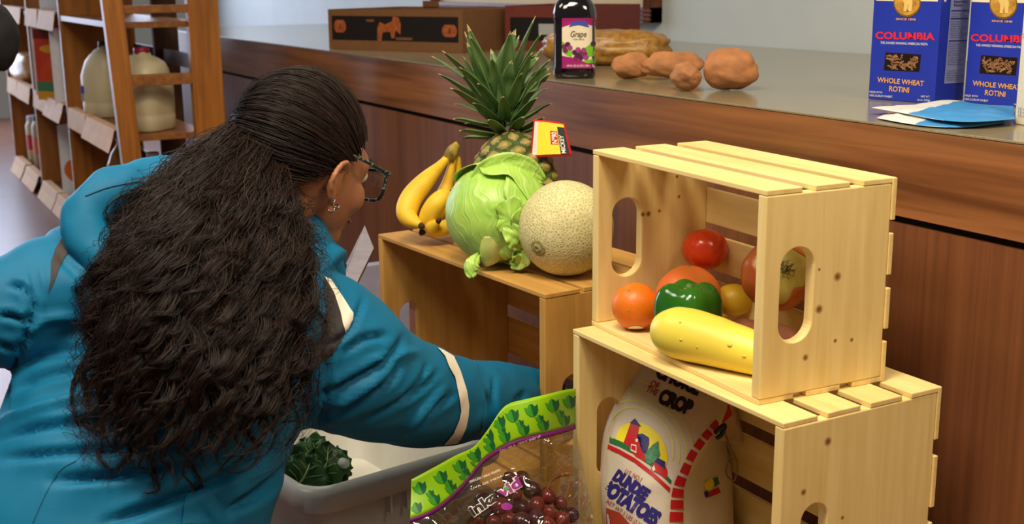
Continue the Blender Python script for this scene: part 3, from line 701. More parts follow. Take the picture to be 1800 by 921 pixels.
for ring in range(5):
    n = 8
    for k in range(n):
        an = 2 * math.pi * (k + .5 * (ring % 2)) / n + random.uniform(-.15, .15); out = a_ * math.cos(an) + b_ * math.sin(an)
        base = ptop + ax * (.0 + ring * .022) + out * (.026 - ring * .002); L = .055 + .008 * ring + random.uniform(0, .018); up = .08 + .16 * ring
        crown_leaf([base, base + out * L * .45 + ax * L * (.05 + up * .5), base + out * L * .85 + ax * L * (.12 + up), base + out * L * 1.1 + ax * L * (.08 + up * 1.4)], .0125 + random.uniform(0, .003))
# card tag on the pineapple
tt_ = t0 - .075
tg = [P(938, 210, tt_), P(993, 217, tt_ - .01), P(1006, 274, tt_ - .02), P(931, 277, tt_ - .005)]
def tq(a, b): return (tg[0] * (1 - a) + tg[1] * a) * (1 - b) + (tg[3] * (1 - a) + tg[2] * a) * b
tn = (tg[1] - tg[0]).cross(tg[3] - tg[0]).normalized(); tn = tn if tn.dot(CAM - tg[0]) > 0 else -tn
def bend(a, b): return tq(a, b) + tn * (.006 * math.sin(math.pi * a) - .004 * b)
def patch(name, a0, a1, b0, b1, m, lift, par, n=8):
    rows = [[bend(a0 + (a1 - a0) * i / n, b0 + (b1 - b0) * j / n) + tn * lift for i in range(n + 1)] for j in range(n + 1)]
    return MB().grid(rows).build(name, m, par)
tagc = patch('price_tag', 0, 1, 0, 1, flat('red_tag', rgb(206, 30, 40)), 0, pn, 10); s = tagc.modifiers.new('t', 'SOLIDIFY'); s.thickness = .0008
tagc['label'] = 'red bordered yellow price tag'
patch('tag_face', .05, .95, .05, .94, flat('yellow_tag', rgb(238, 214, 40)), .0012, tagc)
patch('tag_strip', .05, .17, .05, .94, flat('white_tag', rgb(226, 214, 200)), .0018, tagc)
patch('tag_strip', .74, .95, .14, .94, M_black, .0018, tagc)
patch('tag_print', .52, .72, .28, .66, M_red, .0018, tagc)
def tag_text(s, a0, a1, b0, b1, m):
    V, F = text2(s, .02); xs = [v[0] for v in V]; x0, x1 = min(xs), max(xs)
    mb = MB(); mb.add([bend(a1 - (a1 - a0) * (1 - y / .73) if False else a0 + (a1 - a0) * (1 - y / .73), b1 - (b1 - b0) * (x - x0) / (x1 - x0)) + tn * .0026 for x, y in V], F)
    mb.build('lettering', m, tagc)
def tag_text2(s, a0, a1, b0, b1, m):
    V, F = text2(s, .02); xs = [v[0] for v in V]; x0, x1 = min(xs), max(xs)
    mb = MB(); mb.add([bend(a1 + (a0 - a1) * (y / .73), b1 + (b0 - b1) * (x - x0) / (x1 - x0)) + tn * .0026 for x, y in V], F)
    mb.build('lettering', m, tagc)
tag_text2('MICKEY', .76, .87, .38, .92, M_white); tag_text2('N\u00ba90', .55, .70, .31, .64, M_white)

# ------------------------------------------------------------ loose produce inside the top crate
ZI = 0.4042
M_or = mat('orange_peel', rgb(232, 122, 20), .38, rgb(226, 110, 18), scale=12, bump=.25, bscale=420, spec=.45, bdist=.0012)
M_gf = mat('grapefruit_peel', rgb(226, 104, 44), .38, rgb(230, 132, 50), scale=9, bump=.22, bscale=380, spec=.45, bdist=.0012)
M_tom = mat('tomato_skin', rgb(214, 56, 20), .22, rgb(222, 74, 26), scale=8, spec=.5)
M_pep = mat('pepper_skin', rgb(34, 92, 22), .14, rgb(48, 112, 28), scale=10, spec=.6)
M_lem = mat('lemon_peel', rgb(222, 178, 34), .4, rgb(226, 190, 54), scale=10, bump=.25, bscale=380, bdist=.0012)
M_on = mat('onion_skin', rgb(196, 104, 46), .3, rgb(176, 84, 36), scale=14, stretch=(1, 1, .1), spec=.5)
M_onp = mat('onion_flesh', rgb(216, 206, 120), .3, rgb(190, 176, 84), scale=14, spec=.5)
M_sp = mat('sweet_potato_skin', rgb(160, 94, 62), .75, rgb(128, 74, 50), scale=18, bump=.4, bscale=60, bdist=.004)
M_sq = mat('squash_skin', rgb(242, 222, 84), .38, rgb(236, 214, 78), scale=6, spec=.45, bump=.1, bscale=14)
o, b, c, r, t = rough_ball('orange', 1117, 538, 41.5, ZI, 1, 1, 1, M_or, 'small bright orange at the left front corner of the top crate', 'orange', lambda d: 1 + .01 * nz(d * 2))
pe = b.build('peel', M_or, o); T = bvh(pe)
MB().ball(hit(T, 1105, 546, -.001), .0022, 10, 8).build('stem_button', flat('button', rgb(150, 140, 90)), o)
MB().ball(hit(T, 1105, 511, -.001), .0018, 10, 8).build('blemish', flat('brown_mark', rgb(140, 80, 20)), o)
print_poly(circ(1118, 577, 14, 4.5), T, 'sticker', M_white, o, .0006, 3)
o, b, c, r, t = rough_ball('grapefruit', 1210, 522, 57.5, ZI, 1, 1, .97, M_gf, 'large pink orange grapefruit behind the green pepper', 'grapefruit', lambda d: 1 + .01 * nz(d * 2))
b.build('peel', M_gf, o); gfc, gfr, gft = c, r, t
mb = MB(); mb.ball(gfc + (CAM - gfc).normalized() * 0 + Vector((0, 0, gfr * .955)), (.004, .004, .002), 12, 8); mb.build('stem_button', flat('button_green', rgb(150, 120, 60)), o)
o, b, c, r, t = rough_ball('tomato', 1239, 438, 40.5, ZI, 1, 1, .9, M_tom, 'red tomato resting on top behind the grapefruit', 'tomato', lambda d: 1 + .03 * math.cos(5 * math.atan2(d.y, d.x)) * (1 - abs(d.z)) - .10 * max(0, d.z - .8), tz=gft + .055)
b.build('fruit_flesh', M_tom, o); MB().lathe([(.006, -.006), (.005, -.003), (.003, 0.0), (.001, .001)], c + Vector((0, 0, r * .86)), 12).build('stem_scar', flat('scar_green', rgb(110, 70, 20)), o)
# pepper
t, r = rest(1209, 552, 52, ZI); t -= .02; c = P(1209, 552, t); c.z = ZI + .052
pp = thing('bell_pepper', 'glossy green bell pepper in front of the grapefruit', 'pepper', (c.x, c.y, ZI))
def pepfn(d):
    a = math.atan2(d.y, d.x) + .35; q = (abs(d.x) ** 3 + abs(d.y) ** 3 + abs(d.z) ** 3) ** (-1 / 3.0)
    lobe = 1 + .075 * math.cos(4 * a) * (1 - .35 * abs(d.z))
    top = -.30 * max(0, d.z - .72) / .28 * max(0, 1 - 3 * math.hypot(d.x, d.y)) 
    v = Vector((d.x, d.y, d.z)) * q * lobe * (1 - .12 * max(0, -d.z))
    rad = math.hypot(d.x, d.y)
    if d.z > 0: v.z -= .42 * math.exp(-(rad / .30) ** 2)
    return v
MB().ball(c, (.047, .047, .052), 64, 40, pepfn).build('pepper_flesh', M_pep, pp)
MB().tube([c + Vector((0, 0, .030)), c + Vector((.002, 0, .042)), c + Vector((.006, -.002, .047))], [.008, .0055, .006], 10).build('stem', mat('pepper_stem', rgb(90, 120, 50), .6), pp)
# squash
sq0 = thing('yellow_squash', 'long yellow squash lying along the front of the top crate', 'squash', (.30, .025, ZI))
pts = [(.204, -.016, ZI + .040), (.211, -.013, ZI + .0400), (.235, -.004, ZI + .0402), (.265, .008, ZI + .0402), (.30, .022, ZI + .038), (.335, .036, ZI + .035), (.37, .051, ZI + .031), (.40, .064, ZI + .027), (.415, .071, ZI + .026)]
rad = [.006, .024, .0375, .0402, .038, .035, .031, .025, .017]
q = [tuple(x) for x in catmull([p + (r_,) for p, r_ in zip(pts, rad)], 40)]
o = MB().tube([Vector(p[:3]) for p in q], [p[3] for p in q], 32).build('squash_flesh', M_sq, sq0)
for v in o.data.vertices: v.co *= 1 + .012 * nz(v.co * 40)
T = bvh(o)
for (u, v, rr) in ((1197, 597, .0035), (1196, 566, .003), (1283, 606, .005), (1308, 626, .004), (1225, 610, .0025)):
    h_ = hit(T, u, v, -rr * .45)
    if h_: MB().ball(h_, (rr, rr, rr * .6), 10, 6).build('blemish', mat('dull_mark', rgb(220, 192, 76), .6), sq0)
MB().tube([(.412, .070, ZI + .026), (.424, .075, ZI + .027), (.432, .079, ZI + .03)], [.016, .010, .010], 10).build('stem', mat('squash_stem', rgb(170, 160, 70), .6), sq0)
o, b, c, r, t = rough_ball('lemon', 1290, 527, 30, ZI + .012, 1.12, .95, .95, M_lem, 'yellow lemon wedged between pepper and onion', 'lemon', lambda d: 1 + .14 * max(0, abs(d.x) - .9) / .1, rz=.9)
b.build('peel', M_lem, o)
# onion
oc = P(1366, 484, 1.895); orr = 62 * 1.895 / FPX
on = thing('yellow_onion', 'large peeling yellow onion with roots behind the crate hand hole', 'onion', (oc.x, oc.y, oc.z - orr))
dr = (P(1392, 462, 1.80) - oc).normalized(); q0 = dr.to_track_quat('Z', 'Y').to_matrix()
def onfn(d): return Vector((d.x, d.y, d.z * (.92 if d.z > 0 else 1.02))) * (1 + .012 * math.cos(9 * math.atan2(d.y, d.x)))
MB().ball(oc, orr, 48, 32, onfn, q0).build('flesh', M_onp, on)
rows = []
for i in range(19):
    th = .86 + (math.pi - .87) * i / 18; row = []
    for j in range(48):
        ph = 2 * math.pi * j / 48; tw = th + (.20 * math.sin(3 * ph + 1) + .10 * math.sin(7 * ph)) * max(0, 1 - i / 5)
        d = Vector((math.sin(tw) * math.cos(ph), math.sin(tw) * math.sin(ph), math.cos(tw))); row.append(oc + q0 @ (onfn(d) * orr * 1.018))
    rows.append(row)
skin = MB().grid(rows, closed=True).build('skin', M_on, on); skin.modifiers.new('t', 'SOLIDIFY').thickness = .0006
mb = MB()
for k in range(46):
    d = Vector((random.gauss(0, .2), random.gauss(0, .2), 1)).normalized(); b0 = oc + q0 @ (Vector((d.x * .5, d.y * .5, d.z * .92)) * orr)
    e = Vector((random.gauss(0, 1), random.gauss(0, 1), random.uniform(.2, 1))).normalized()
    mb.tube([b0, b0 + q0 @ (d * .008), b0 + q0 @ (d * .010 + e * .010)], [.0005, .0004, .0002], 4)
mb.build('roots', flat('root', rgb(90, 66, 40), .9), on)
def tuber(name, label, c, L, r, dirv, m, seed, z0, cat='sweet potato', knob=0.0, group=None):
    d = Vector(dirv).normalized(); R = d.to_track_quat('X', 'Z').to_matrix()
    def fn(v): return 1 + .18 * nz(v * 1.3 + Vector((seed, 0, 0))) + .06 * nz(v * 3.0 + Vector((seed, 5, 0))) + .012 * nz(v * 8 + Vector((0, seed, 0)))
    o = MB().ball(c, (L, r, r), 64, 44, fn, R).build(name, m, None)
    lo = min(v.co.z for v in o.data.vertices)
    for v in o.data.vertices: v.co.z += z0 - lo
    own(o); tag(o, label, cat, group); return o
tuber('sweet_potato', 'brown sweet potato inside the top crate under the onion', P(1352, 566, 1.86), .078, .026, (.8, .1, 0), M_sp, 3, ZI + .0005)
# ------------------------------------------------------------ potato sack in the bottom crate
M_sack = mat('white_paper_sack', rgb(214, 202, 184), .75, rgb(206, 194, 176), scale=9, bump=.5, bscale=22, bdist=.004)
R5 = [  # front left edge, front, stripe edge, gusset fold, right contour
    [(1080, 1004, 2.055), (1125, 1030, 2.00), (1180, 1052, 1.985), (1235, 1040, 2.05), (1283, 1010, 2.12)],
    [(1067, 905, 2.06), (1120, 940, 1.995), (1180, 970, 1.985), (1240, 950, 2.04), (1284, 930, 2.125)],
    [(1068, 820, 2.07), (1128, 850, 2.00), (1188, 880, 1.99), (1235, 865, 2.055), (1281, 845, 2.14)],
    [(1076, 765, 2.075), (1140, 795, 2.01), (1203, 830, 2.005), (1238, 810, 2.07), (1272, 795, 2.15)],
    [(1092, 725, 2.085), (1160, 750, 2.03), (1228, 785, 2.02), (1250, 772, 2.085), (1272, 762, 2.16)],
    [(1108, 685, 2.10), (1180, 710, 2.055), (1256, 745, 2.045), (1270, 740, 2.10), (1284, 730, 2.17)],
    [(1124, 648, 2.115), (1195, 668, 2.085), (1268, 700, 2.085), (1284, 700, 2.12), (1298, 695, 2.18)],
    [(1142, 618, 2.13), (1205, 634, 2.12), (1268, 655, 2.13), (1280, 655, 2.14), (1290, 655, 2.18)]]
ring5 = []
for i, row in enumerate(R5):
    pts = [P(*p) for p in row]
    if i == 0: pts = [Vector((p.x, p.y, .0095)) for p in pts]
    bk = FW.copy(); bk.z = 0; bk.normalize(); dth = (.13, .14, .14, .12, .10, .07, .04, .015)[i]
    mids = [pts[4] + bk * dth * .45, (pts[4] * .4 + pts[0] * .6) + bk * dth, pts[0] + bk * dth * .6]
    if i == 0:
        for q in mids: q.z = .0095
    full = pts + mids; full.append(full[0])
    ring5.append([Vector(v) for v in catmull([tuple(p) for p in full], 73)][:-1])
rows = []
for k in range(64):
    s = k / 63 * (len(ring5) - 1); a = min(int(s), len(ring5) - 2); f = s - a
    g = [ring5[max(a - 1, 0)], ring5[a], ring5[a + 1], ring5[min(a + 2, len(ring5) - 1)]]; row = []
    for j in range(72):
        p0, p1, p2, p3 = [h[j] for h in g]
        v = 0.5 * (2 * p1 + (p2 - p0) * f + (2 * p0 - 5 * p1 + 4 * p2 - p3) * f * f + (3 * p1 - p0 - 3 * p2 + p3) * f ** 3)
        w = .0035 * noise.ridged_multi_fractal(v * 9, 1, 2, 3, 1, 1.2) - .006
        row.append(v + (CAM - v).normalized() * w * min(1, k / 6))
    rows.append(row)
mb = MB().grid(rows, closed=True); mb.f += [tuple(range(71, -1, -1)), tuple(63 * 72 + j for j in range(72))]; mb.mi += [0, 0]
sk = thing('potato_sack', 'white printed paper potato sack leaning inside the bottom crate', 'sack', (.16, .1, .0095))
body = mb.build('paper_sack', M_sack, sk); T = bvh(body)
def pp5(name, pts, m, off=.0012, cell=7): return print_poly(pts, T, name, m, sk, off, cell)
def sl(u): return 793 + (u - 1075) * .62 + .0010 * (u - 1075) ** 2 * .6 - 0     # the red ground line
for r0 in (104, 92, 80, 68, 57):
    n = 26; a = [(1128 + r0 * math.cos(q), 775 - 1.02 * r0 * math.sin(q) + .30 * r0 * math.cos(q)) for q in [math.radians(-18 + 190 * i / n) for i in range(n + 1)]]
    b = [(1128 + (r0 - 3.0) * math.cos(q), 775 - 1.02 * (r0 - 3) * math.sin(q) + .30 * (r0 - 3) * math.cos(q)) for q in [math.radians(-18 + 190 * i / n) for i in range(n + 1)]]
    V = a + b; F = [(i, i + 1, n + 2 + i, n + 1 + i) for i in range(n)]
    F = [f for f in F if all(1075 < V[i][0] < 1222 for i in f)]
    lay(V, F, T, 'sun_ring', flat('pale_yellow_ink', rgb(226, 218, 120)), sk, .0008)
pp5('sun_print', [(1128 + 45 * math.cos(q), 790 - 46 * math.sin(q) + 14 * math.cos(q)) for q in [math.radians(-25 + 200 * i / 26) for i in range(27)]], M_yellow, .0009)
pp5('hill_print', [(1073, 768), (1092, 776), (1120, 790), (1150, 810), (1180, 845), (1178, 851), (1148, 822), (1118, 800), (1090, 785), (1072, 778)], M_green, .0013)
pp5('silo_print', [(1097, 779), (1110, 742), (1125, 748), (1117, 790), (1112, 788)], M_red, .0016)
pp5('silo_roof', [(1108, 744), (1117, 736), (1128, 751), (1119, 748)], M_navy, .002)
pp5('barn_print', [(1108, 790), (1115, 769), (1122, 763), (1131, 768), (1133, 790), (1129, 808), (1118, 802)], M_red, .0018)
pp5('barn_roof', [(1120, 764), (1130, 763), (1141, 770), (1141, 782), (1136, 798), (1130, 795), (1132, 772)], M_navy, .0021)
pp5('barn_side', [(1130, 795), (1137, 796), (1135, 812), (1127, 807)], M_red, .002)
pp5('barn_door', [(1111, 781), (1120, 783), (1120, 797), (1110, 792)], M_white, .0024)
pp5('barn_door', [(1112, 783), (1119, 785), (1119, 794), (1111, 790)], M_red, .0026)
pp5('barn_window', [(1119, 772), (1123, 773), (1122, 778), (1118, 777)], M_white, .0024)
pp5('tree_print', [(1137, 813), (1134, 800), (1140, 790), (1148, 782), (1157, 776), (1158, 790), (1160, 800), (1152, 812), (1144, 816)], mat('tree_ink', rgb(50, 120, 84), .6, rgb(80, 150, 110), scale=200), .0022)
pp5('shed_print', [(1144, 825), (1151, 812), (1167, 822), (1164, 837)], M_red, .002)
pp5('shed_roof', [(1150, 812), (1156, 805), (1169, 812), (1168, 824)], M_navy, .0023)
pp5('shed_door', [(1146, 824), (1150, 818), (1152, 826), (1149, 829)], M_white, .0024)
pp5('shed_print', [(1162, 836), (1170, 820), (1173, 830), (1170, 843)], M_red, .0019)
pp5('red_line', [(1070, 781), (1090, 790), (1118, 806), (1148, 830), (1178, 858), (1176, 865), (1146, 837), (1116, 813), (1088, 797), (1069, 789)], M_red, .0015)
Mrt = flat('dull_red_ink', rgb(170, 40, 40)); Mnv = flat('deep_blue_ink', rgb(48, 38, 120)); Mnd = flat('dark_navy_ink', rgb(28, 22, 46))
print_text('CHOICE', (1151, 661), (1226, 695), 24, T, 'lettering', Mnd, sk, .07, spacing=.92)
print_text('OF', (1142, 678), (1156, 685), 12, T, 'lettering', Mrt, sk, .02)
print_text('THE', (1135, 688), (1154, 697), 12, T, 'lettering', Mrt, sk, .02)
print_text('CROP', (1155, 706), (1212, 730), 25, T, 'lettering', Mnd, sk, .07, spacing=.92)
print_text('U.S. NO.1', (1098, 831), (1126, 847), 9, T, 'lettering', Mrt, sk, .0)
print_text('DUNDEE', (1077, 841), (1134, 879), 20, T, 'lettering', Mnv, sk, .07, spacing=.92)
print_text('POTATOES', (1056, 862), (1151, 924), 25, T, 'lettering', Mnv, sk, .07, spacing=.92)
print_text('NET WT 5 LBS (2.27 KG)', (1066, 883), (1140, 938), 8, T, 'lettering', Mrt, sk, .0)
pp5('red_panel', [(1066, 892), (1090, 901), (1112, 925), (1110, 985), (1068, 985)], flat('orange_red_ink', rgb(178, 66, 44)), .001)
# red and white bars down the folded edge
edge = catmull([(1262, 742), (1246, 760), (1231, 778), (1216, 800), (1204, 826), (1194, 850), (1190, 872), (1189, 895), (1188, 921), (1188, 960)], 41)
wid = [x[0] for x in catmull([(9,), (9,), (9,), (9,), (10,), (12,), (14,), (15,), (16,), (16,)], 41)]
for k in range(0, 40, 4):
    i0, i1 = k, k + 3; A = []; B = []
    for i in range(i0, i1 + 1):
        tt = np.array(edge[min(i + 1, 40)]) - np.array(edge[max(i - 1, 0)]); tt = tt / np.linalg.norm(tt); nn2 = np.array((-tt[1], tt[0]))
        A.append(tuple(edge[i] + nn2 * wid[i] * .75)); B.append(tuple(edge[i] - nn2 * wid[i] * .75))
    pp5('red_bar', A + B[::-1], M_red, .0014, 5)
pp5('side_print', [(1236, 850), (1248, 840), (1256, 846), (1250, 860), (1240, 862)], M_yellow, .0012)
pp5('side_print', [(1252, 842), (1260, 838), (1264, 850), (1256, 856)], M_green, .0014)
pp5('side_print', [(1240, 868), (1262, 856), (1266, 866), (1246, 874)], M_red, .0014)
pp5('side_print', [(1236, 866), (1242, 862), (1246, 872), (1240, 876)], M_navy, .0016)
# folded flap at the mouth, the tie and its loose string
M_flap = mat('thin_paper_flap', rgb(196, 170, 140), .8, rgb(178, 152, 122), scale=30, bump=.4, bscale=40)
rows = []
for i in range(12):
    s = i / 11; rows.append([P(1238 + 62 * a + 6 * math.sin(5 * a + 3 * s), 690 + 88 * s + 14 * a * (1 - s) + 4 * math.sin(9 * a), 2.075 + .05 * a + .012 * math.sin(6 * a + 4 * s)) for a in [j / 11 for j in range(12)]])
fl = MB().grid(rows).build('flap', M_flap, sk); fl.modifiers.new('t', 'SOLIDIFY').thickness = .0008
T2 = bvh(fl)
print_poly([(1262, 722), (1280, 708), (1286, 728), (1270, 744)], T2, 'red_bar', M_red, sk, .0012)
MB().tube(catmull([P(1258, 760, 2.03), P(1266, 752, 2.02), P(1274, 748, 2.025), P(1268, 764, 2.03), P(1260, 770, 2.035)], 16), .004, 8).build('tie', M_black, sk)
MB().tube(catmull([P(1272, 752, 2.04), P(1282, 785, 2.05), P(1296, 815, 2.06), P(1290, 845, 2.07), P(1276, 830, 2.07), P(1284, 800, 2.06), P(1278, 768, 2.05)], 40), .0016, 6).build('string', flat('brown_string', rgb(130, 100, 70), .9), sk)

# ------------------------------------------------------------ on the counter
def slab(name, label, cat, BL, BR, h, depth, m, group=None, z=ZC):
    BL = Vector((BL[0], BL[1], 0)); BR = Vector((BR[0], BR[1], 0)); d = BR - BL; W = d.length
    o = thing(name, label, cat, ((BL.x + BR.x) / 2, (BL.y + BR.y) / 2, z), math.atan2(d.y, d.x), group)
    return o, W
def box_part(o, W, D, H, m, name='box'): return MB().box((-W / 2, 0, 0.0004), (W / 2, D, H)).build(name, m, o, world=False, smooth=False, bevel=.0012)
M_pb = mat('royal_blue_card', rgb(34, 54, 172), .35, rgb(32, 50, 164), scale=12, spec=.5); M_pbo = flat('amber_ink', rgb(232, 168, 60)); M_pbr = flat('bright_red_ink', rgb(226, 34, 50)); M_gold2 = mat('gold_medal', rgb(206, 158, 66), .4, rgb(160, 112, 40), scale=90)
M_rot = mat('wholewheat_pasta', rgb(170, 122, 78), .5, rgb(130, 90, 58), scale=120); M_pale = flat('lilac_panel', rgb(140, 146, 186))
def pasta_box(label, BL, BR, H, D, du, dv):
    o, W = slab('pasta_box', label, 'box', BL, BR, H, D, M_pb, 'blue pasta boxes on the counter')
    b = box_part(o, W, D, H, M_pb); T = bvh(b)
    k = lambda u, v: (u + du(u, v), v + dv(u, v))
    def pt(s, a, c, h, m, bold=.02, sp=1.0): return print_text(s, k(*a), k(*c), h, T, 'lettering', m, o, bold, 0, .0006, sp)
    pp = lambda nm, pts, m, off=.0005: print_poly([k(*q) for q in pts], T, nm, m, o, off, 12)
    pp('top_band', [(1534, -30), (1664, -30), (1663, 3), (1615, 2), (1573, 2), (1535, 1)], M_cream)
    med = pp('medal_print', circ(1595, 5, 24, 25), flat('medal_rim', rgb(120, 84, 30)), .0008); pp('medal_print', circ(1595, 4, 22, 23), M_gold2, .0012)
    pp('figure_print', [(1586, -4), (1592, -12), (1597, -5), (1602, -10), (1605, 4), (1603, 20), (1598, 20), (1597, 6), (1594, 20), (1589, 20), (1590, 6)], flat('light_gold', rgb(226, 190, 110)), .0016)
    pt('SINCE 1848', (1575, 35), (1610, 36), 3.6, M_pbo)
    pt('COLUMBIA', (1539, 68), (1643, 70), 12.5, M_pbr, .035, 1.05)
    pt('THE AWARD WINNING AMERICAN PASTA', (1548, 77), (1631, 80), 4.6, M_white, .0)
    pp('window', [(1557, 92), (1619, 96), (1616, 126), (1554, 123)], flat('window_dark', rgb(36, 22, 16), .15), .0006)
    Vr = []; wv = MB()
    for r_ in range(34):
        u0, v0 = random.uniform(1561, 1612), random.uniform(98, 121); an = random.uniform(-.8, .8) + (0 if random.random() < .7 else 1.4); L = random.uniform(8, 16); pts = []
        for i in range(13):
            s = i / 12 * L - L / 2; w = 2.0 * math.sin(i * 1.9)
            u, v = u0 + s * math.cos(an) - w * math.sin(an), v0 + s * math.sin(an) + w * math.cos(an)
            u = min(max(u, 1559), 1614); v = min(max(v, 95 + (u - 1557) * .06), 121 + (u - 1554) * .05); q = hit(T, *k(u, v), .0012 + .0004 * math.sin(i * 1.9 + 1.5))
            if q: pts.append(q)
        if len(pts) > 5: wv.tube(pts, .00075, 5)
    r = wv.build('rotini', M_rot, o); r['kind'] = 'stuff'
    pt('WHOLE WHEAT', (1542, 144), (1624, 151), 9.0, M_pbo, .02); pt('ROTINI', (1563, 160), (1598, 163), 9.5, M_pbo, .02)
    pt('MADE WITH', (1529, 163), (1551, 164), 3.6, M_white, .0); pt('100% DURUM WHEAT', (1529, 169), (1569, 172), 3.8, M_white, .0)
    pt('NET WT.', (1619, 171), (1635, 172), 3.6, M_white, .0); pt('16 oz. (454g)', (1613, 177), (1635, 178), 3.6, M_white, .0)
    return o, T
zero = lambda u, v: 0
pb1, T1 = pasta_box('blue wholewheat rotini box showing its whole front on the counter', onplane(1526, 174, 2, ZC), onplane(1642, 183, 2, ZC), .225, .10, zero, zero)
print_poly([(1672, -8), (1706, -8), (1694, 145), (1659, 147)], T1, 'nutrition_panel', M_pale, pb1, .0006, 12)
print_text('Nutrition', (1676, 5), (1700, 4), 4.5, T1, 'lettering', M_navy, pb1, .02); print_text('Facts', (1676, 11), (1690, 10.5), 4.5, T1, 'lettering', M_navy, pb1, .02)
for v, h in ((18, 2), (32, 2), (71, 2)): print_poly([(1672.5 - v * .075, v), (1704 - v * .075, v - 1), (1704 - v * .075, v + h - 1), (1672.5 - v * .075, v + h)], T1, 'rule_print', M_navy, pb1, .0011, 14)
for i, v in enumerate((24, 28, 38, 42, 46, 50, 54, 58, 62, 66, 77, 81, 85, 89, 93, 97, 101, 105, 109, 113, 124, 128, 132, 136, 140)):
    e = (1702 if i % 3 else 1694) - v * .075
    print_text(('Total Fat 1g 2%', 'Sodium 0mg 0%', 'Protein 7g', 'Dietary Fiber 5g')[i % 4], (1673 - v * .075, v + 1.5), (e, v + .8), 2.4, T1, 'lettering', M_navy, pb1, .0)
pb2, T2 = pasta_box('blue wholewheat rotini box at photo right edge, partly behind the cream carton', onplane(1694, 181, 2, ZC), onplane(1812, 190, 2, ZC), .225, .10, lambda u, v: 169 + (u - 1590) * .03, lambda u, v: 2 + (u - 1540) * .012 + v * .028)
o, W = slab('food_carton', 'cream carton with green base cut off by the photo right edge', 'carton', onplane(1783, 218, 2, ZC), onplane(1905, 236, 2, ZC), .24, .05, M_cream)
b = box_part(o, W, .035, .24, mat('cream_card', rgb(222, 212, 186), .5)); T3 = bvh(b)
print_poly([(1783, 212), (1850, 222), (1850, 230), (1783, 219)], T3, 'green_edge', M_green, o, .0006, 20)
for v in (192, 198, 204): print_text('12 oz', (1791, v), (1806, v + 2), 4, T3, 'lettering', M_navy, o, .0)
for v in (60, 66): print_text('per serving', (1792, v), (1830, v + 4), 4, T3, 'lettering', M_orange, o, .0)
# crumpled packets
def packet(label, pts_top, pts_bot, split, zt, seed):
    o = thing('paper_packet', label, 'packet', tuple(onplane((pts_top[0][0] + pts_top[-1][0]) / 2, (pts_bot[0][1] + pts_bot[-1][1]) / 2, 2, ZC)), 0, 'flat paper packets on the counter')
    NA = 90; NB = 36; A = catmull(pts_top, NA); B = catmull(pts_bot, NA); rows_t = []; rows_b = []
    for i in range(NA):
        rt = []; rb = []
        for j in range(NB):
            s = j / (NB - 1); u = A[i][0] * (1 - s) + B[i][0] * s; v = A[i][1] * (1 - s) + B[i][1] * s
            p = onplane(u, v, 2, ZC + zt); e = min(i / 15, (NA - 1 - i) / 15, 1) * math.sin(math.pi * min(max(s, .0), 1)) ** .6
            p2 = p + Vector((0, 0, .006 * e + .004 * nz(p * 30 + Vector((seed, 0, 0))) * e)); rt.append(p2); rb.append(p + Vector((0, 0, -.0006 - .0015 * e)))
        rows_t.append(rt); rows_b.append(rb)
    mb = MB().grid(rows_t); nF = len(mb.f)
    for fi in range(nF):
        i, j = fi // (NB - 1), fi % (NB - 1)
        mb.mi[fi] = 1 if i > split * 3 + (18 - j) * .9 else 0
    mb.grid(rows_b, 0)
    ring = [(i, 0) for i in range(NA)] + [(NA - 1, j) for j in range(1, NB)] + [(i, NB - 1) for i in range(NA - 2, -1, -1)] + [(0, j) for j in range(NB - 2, 0, -1)]
    for k in range(len(ring)):
        a, b = ring[k], ring[(k + 1) % len(ring)]; ia = a[0] * NB + a[1]; ib = b[0] * NB + b[1]
        mb.f.append((ia, ib, ib + NA * NB, ia + NA * NB)); mb.mi.append(1 if a[0] > split * 3 + 9 else 0)
    mb.build('packet_body', [mat('white_packet', rgb(228, 226, 218), .45, rgb(206, 206, 204), scale=30, bump=.4, bscale=30), mat('sky_blue_packet', rgb(62, 146, 208), .4, rgb(54, 136, 200), scale=30, bump=.3, bscale=30)], o)
    return o
packet('lower white and blue paper packet nearest the counter edge', [(1552, 202), (1600, 196), (1660, 199), (1720, 204), (1764, 208)], [(1541, 207), (1590, 216), (1640, 222), (1700, 223), (1768, 215)], 15, .003, 1)
packet('upper white and blue paper packet lying across the other one', [(1545, 187), (1600, 186), (1666, 176), (1720, 183), (1782, 186)], [(1532, 189), (1590, 199), (1650, 210), (1710, 214), (1784, 209)], 13, .012, 4)
# juice bottle
jb = onplane(1010, 138, 2, ZC); ang = math.atan2(CAM.y - jb.y, CAM.x - jb.x) + math.pi / 2
bt = thing('juice_bottle', 'dark grape juice bottle with a magenta and cream label on the counter', 'bottle', (jb.x - .02, jb.y + .012, ZC), ang)
mb = MB(); prof = [(.044, .036, 0), (.049, .040, .006), (.050, .041, .02), (.048, .040, .03), (.048, .040, .13), (.050, .041, .138), (.050, .041, .15), (.046, .038, .166), (.036, .031, .182), (.024, .023, .192), (.019, .019, .197), (.0185, .0185, .215)]
mb.grid([sq(hx, 0, z, 0, 0, 40, 3.6 if z < .17 else 2.4, hy) for hx, hy, z in prof], closed=True); n = 40; k = len(prof); mb.f += [tuple(range(n - 1, -1, -1)), tuple((k - 1) * n + i for i in range(n))]; mb.mi += [0, 0]
bb = mb.build('bottle_body', mat('grape_dark', rgb(16, 8, 14), .08, rgb(12, 7, 12), spec=.7, coat=.3), bt, world=False)
MB().lathe([(.020, .203), (.0215, .203), (.0215, .222), (.019, .225), (.001, .225)], n=28).build('cap', flat('dark_cap', rgb(30, 24, 40)), bt, world=False, sharp=40)
T = bvh(bb)
def bp_(nm, pts, m, off=.0008): return print_poly(pts, T, nm, m, bt, off, 6)
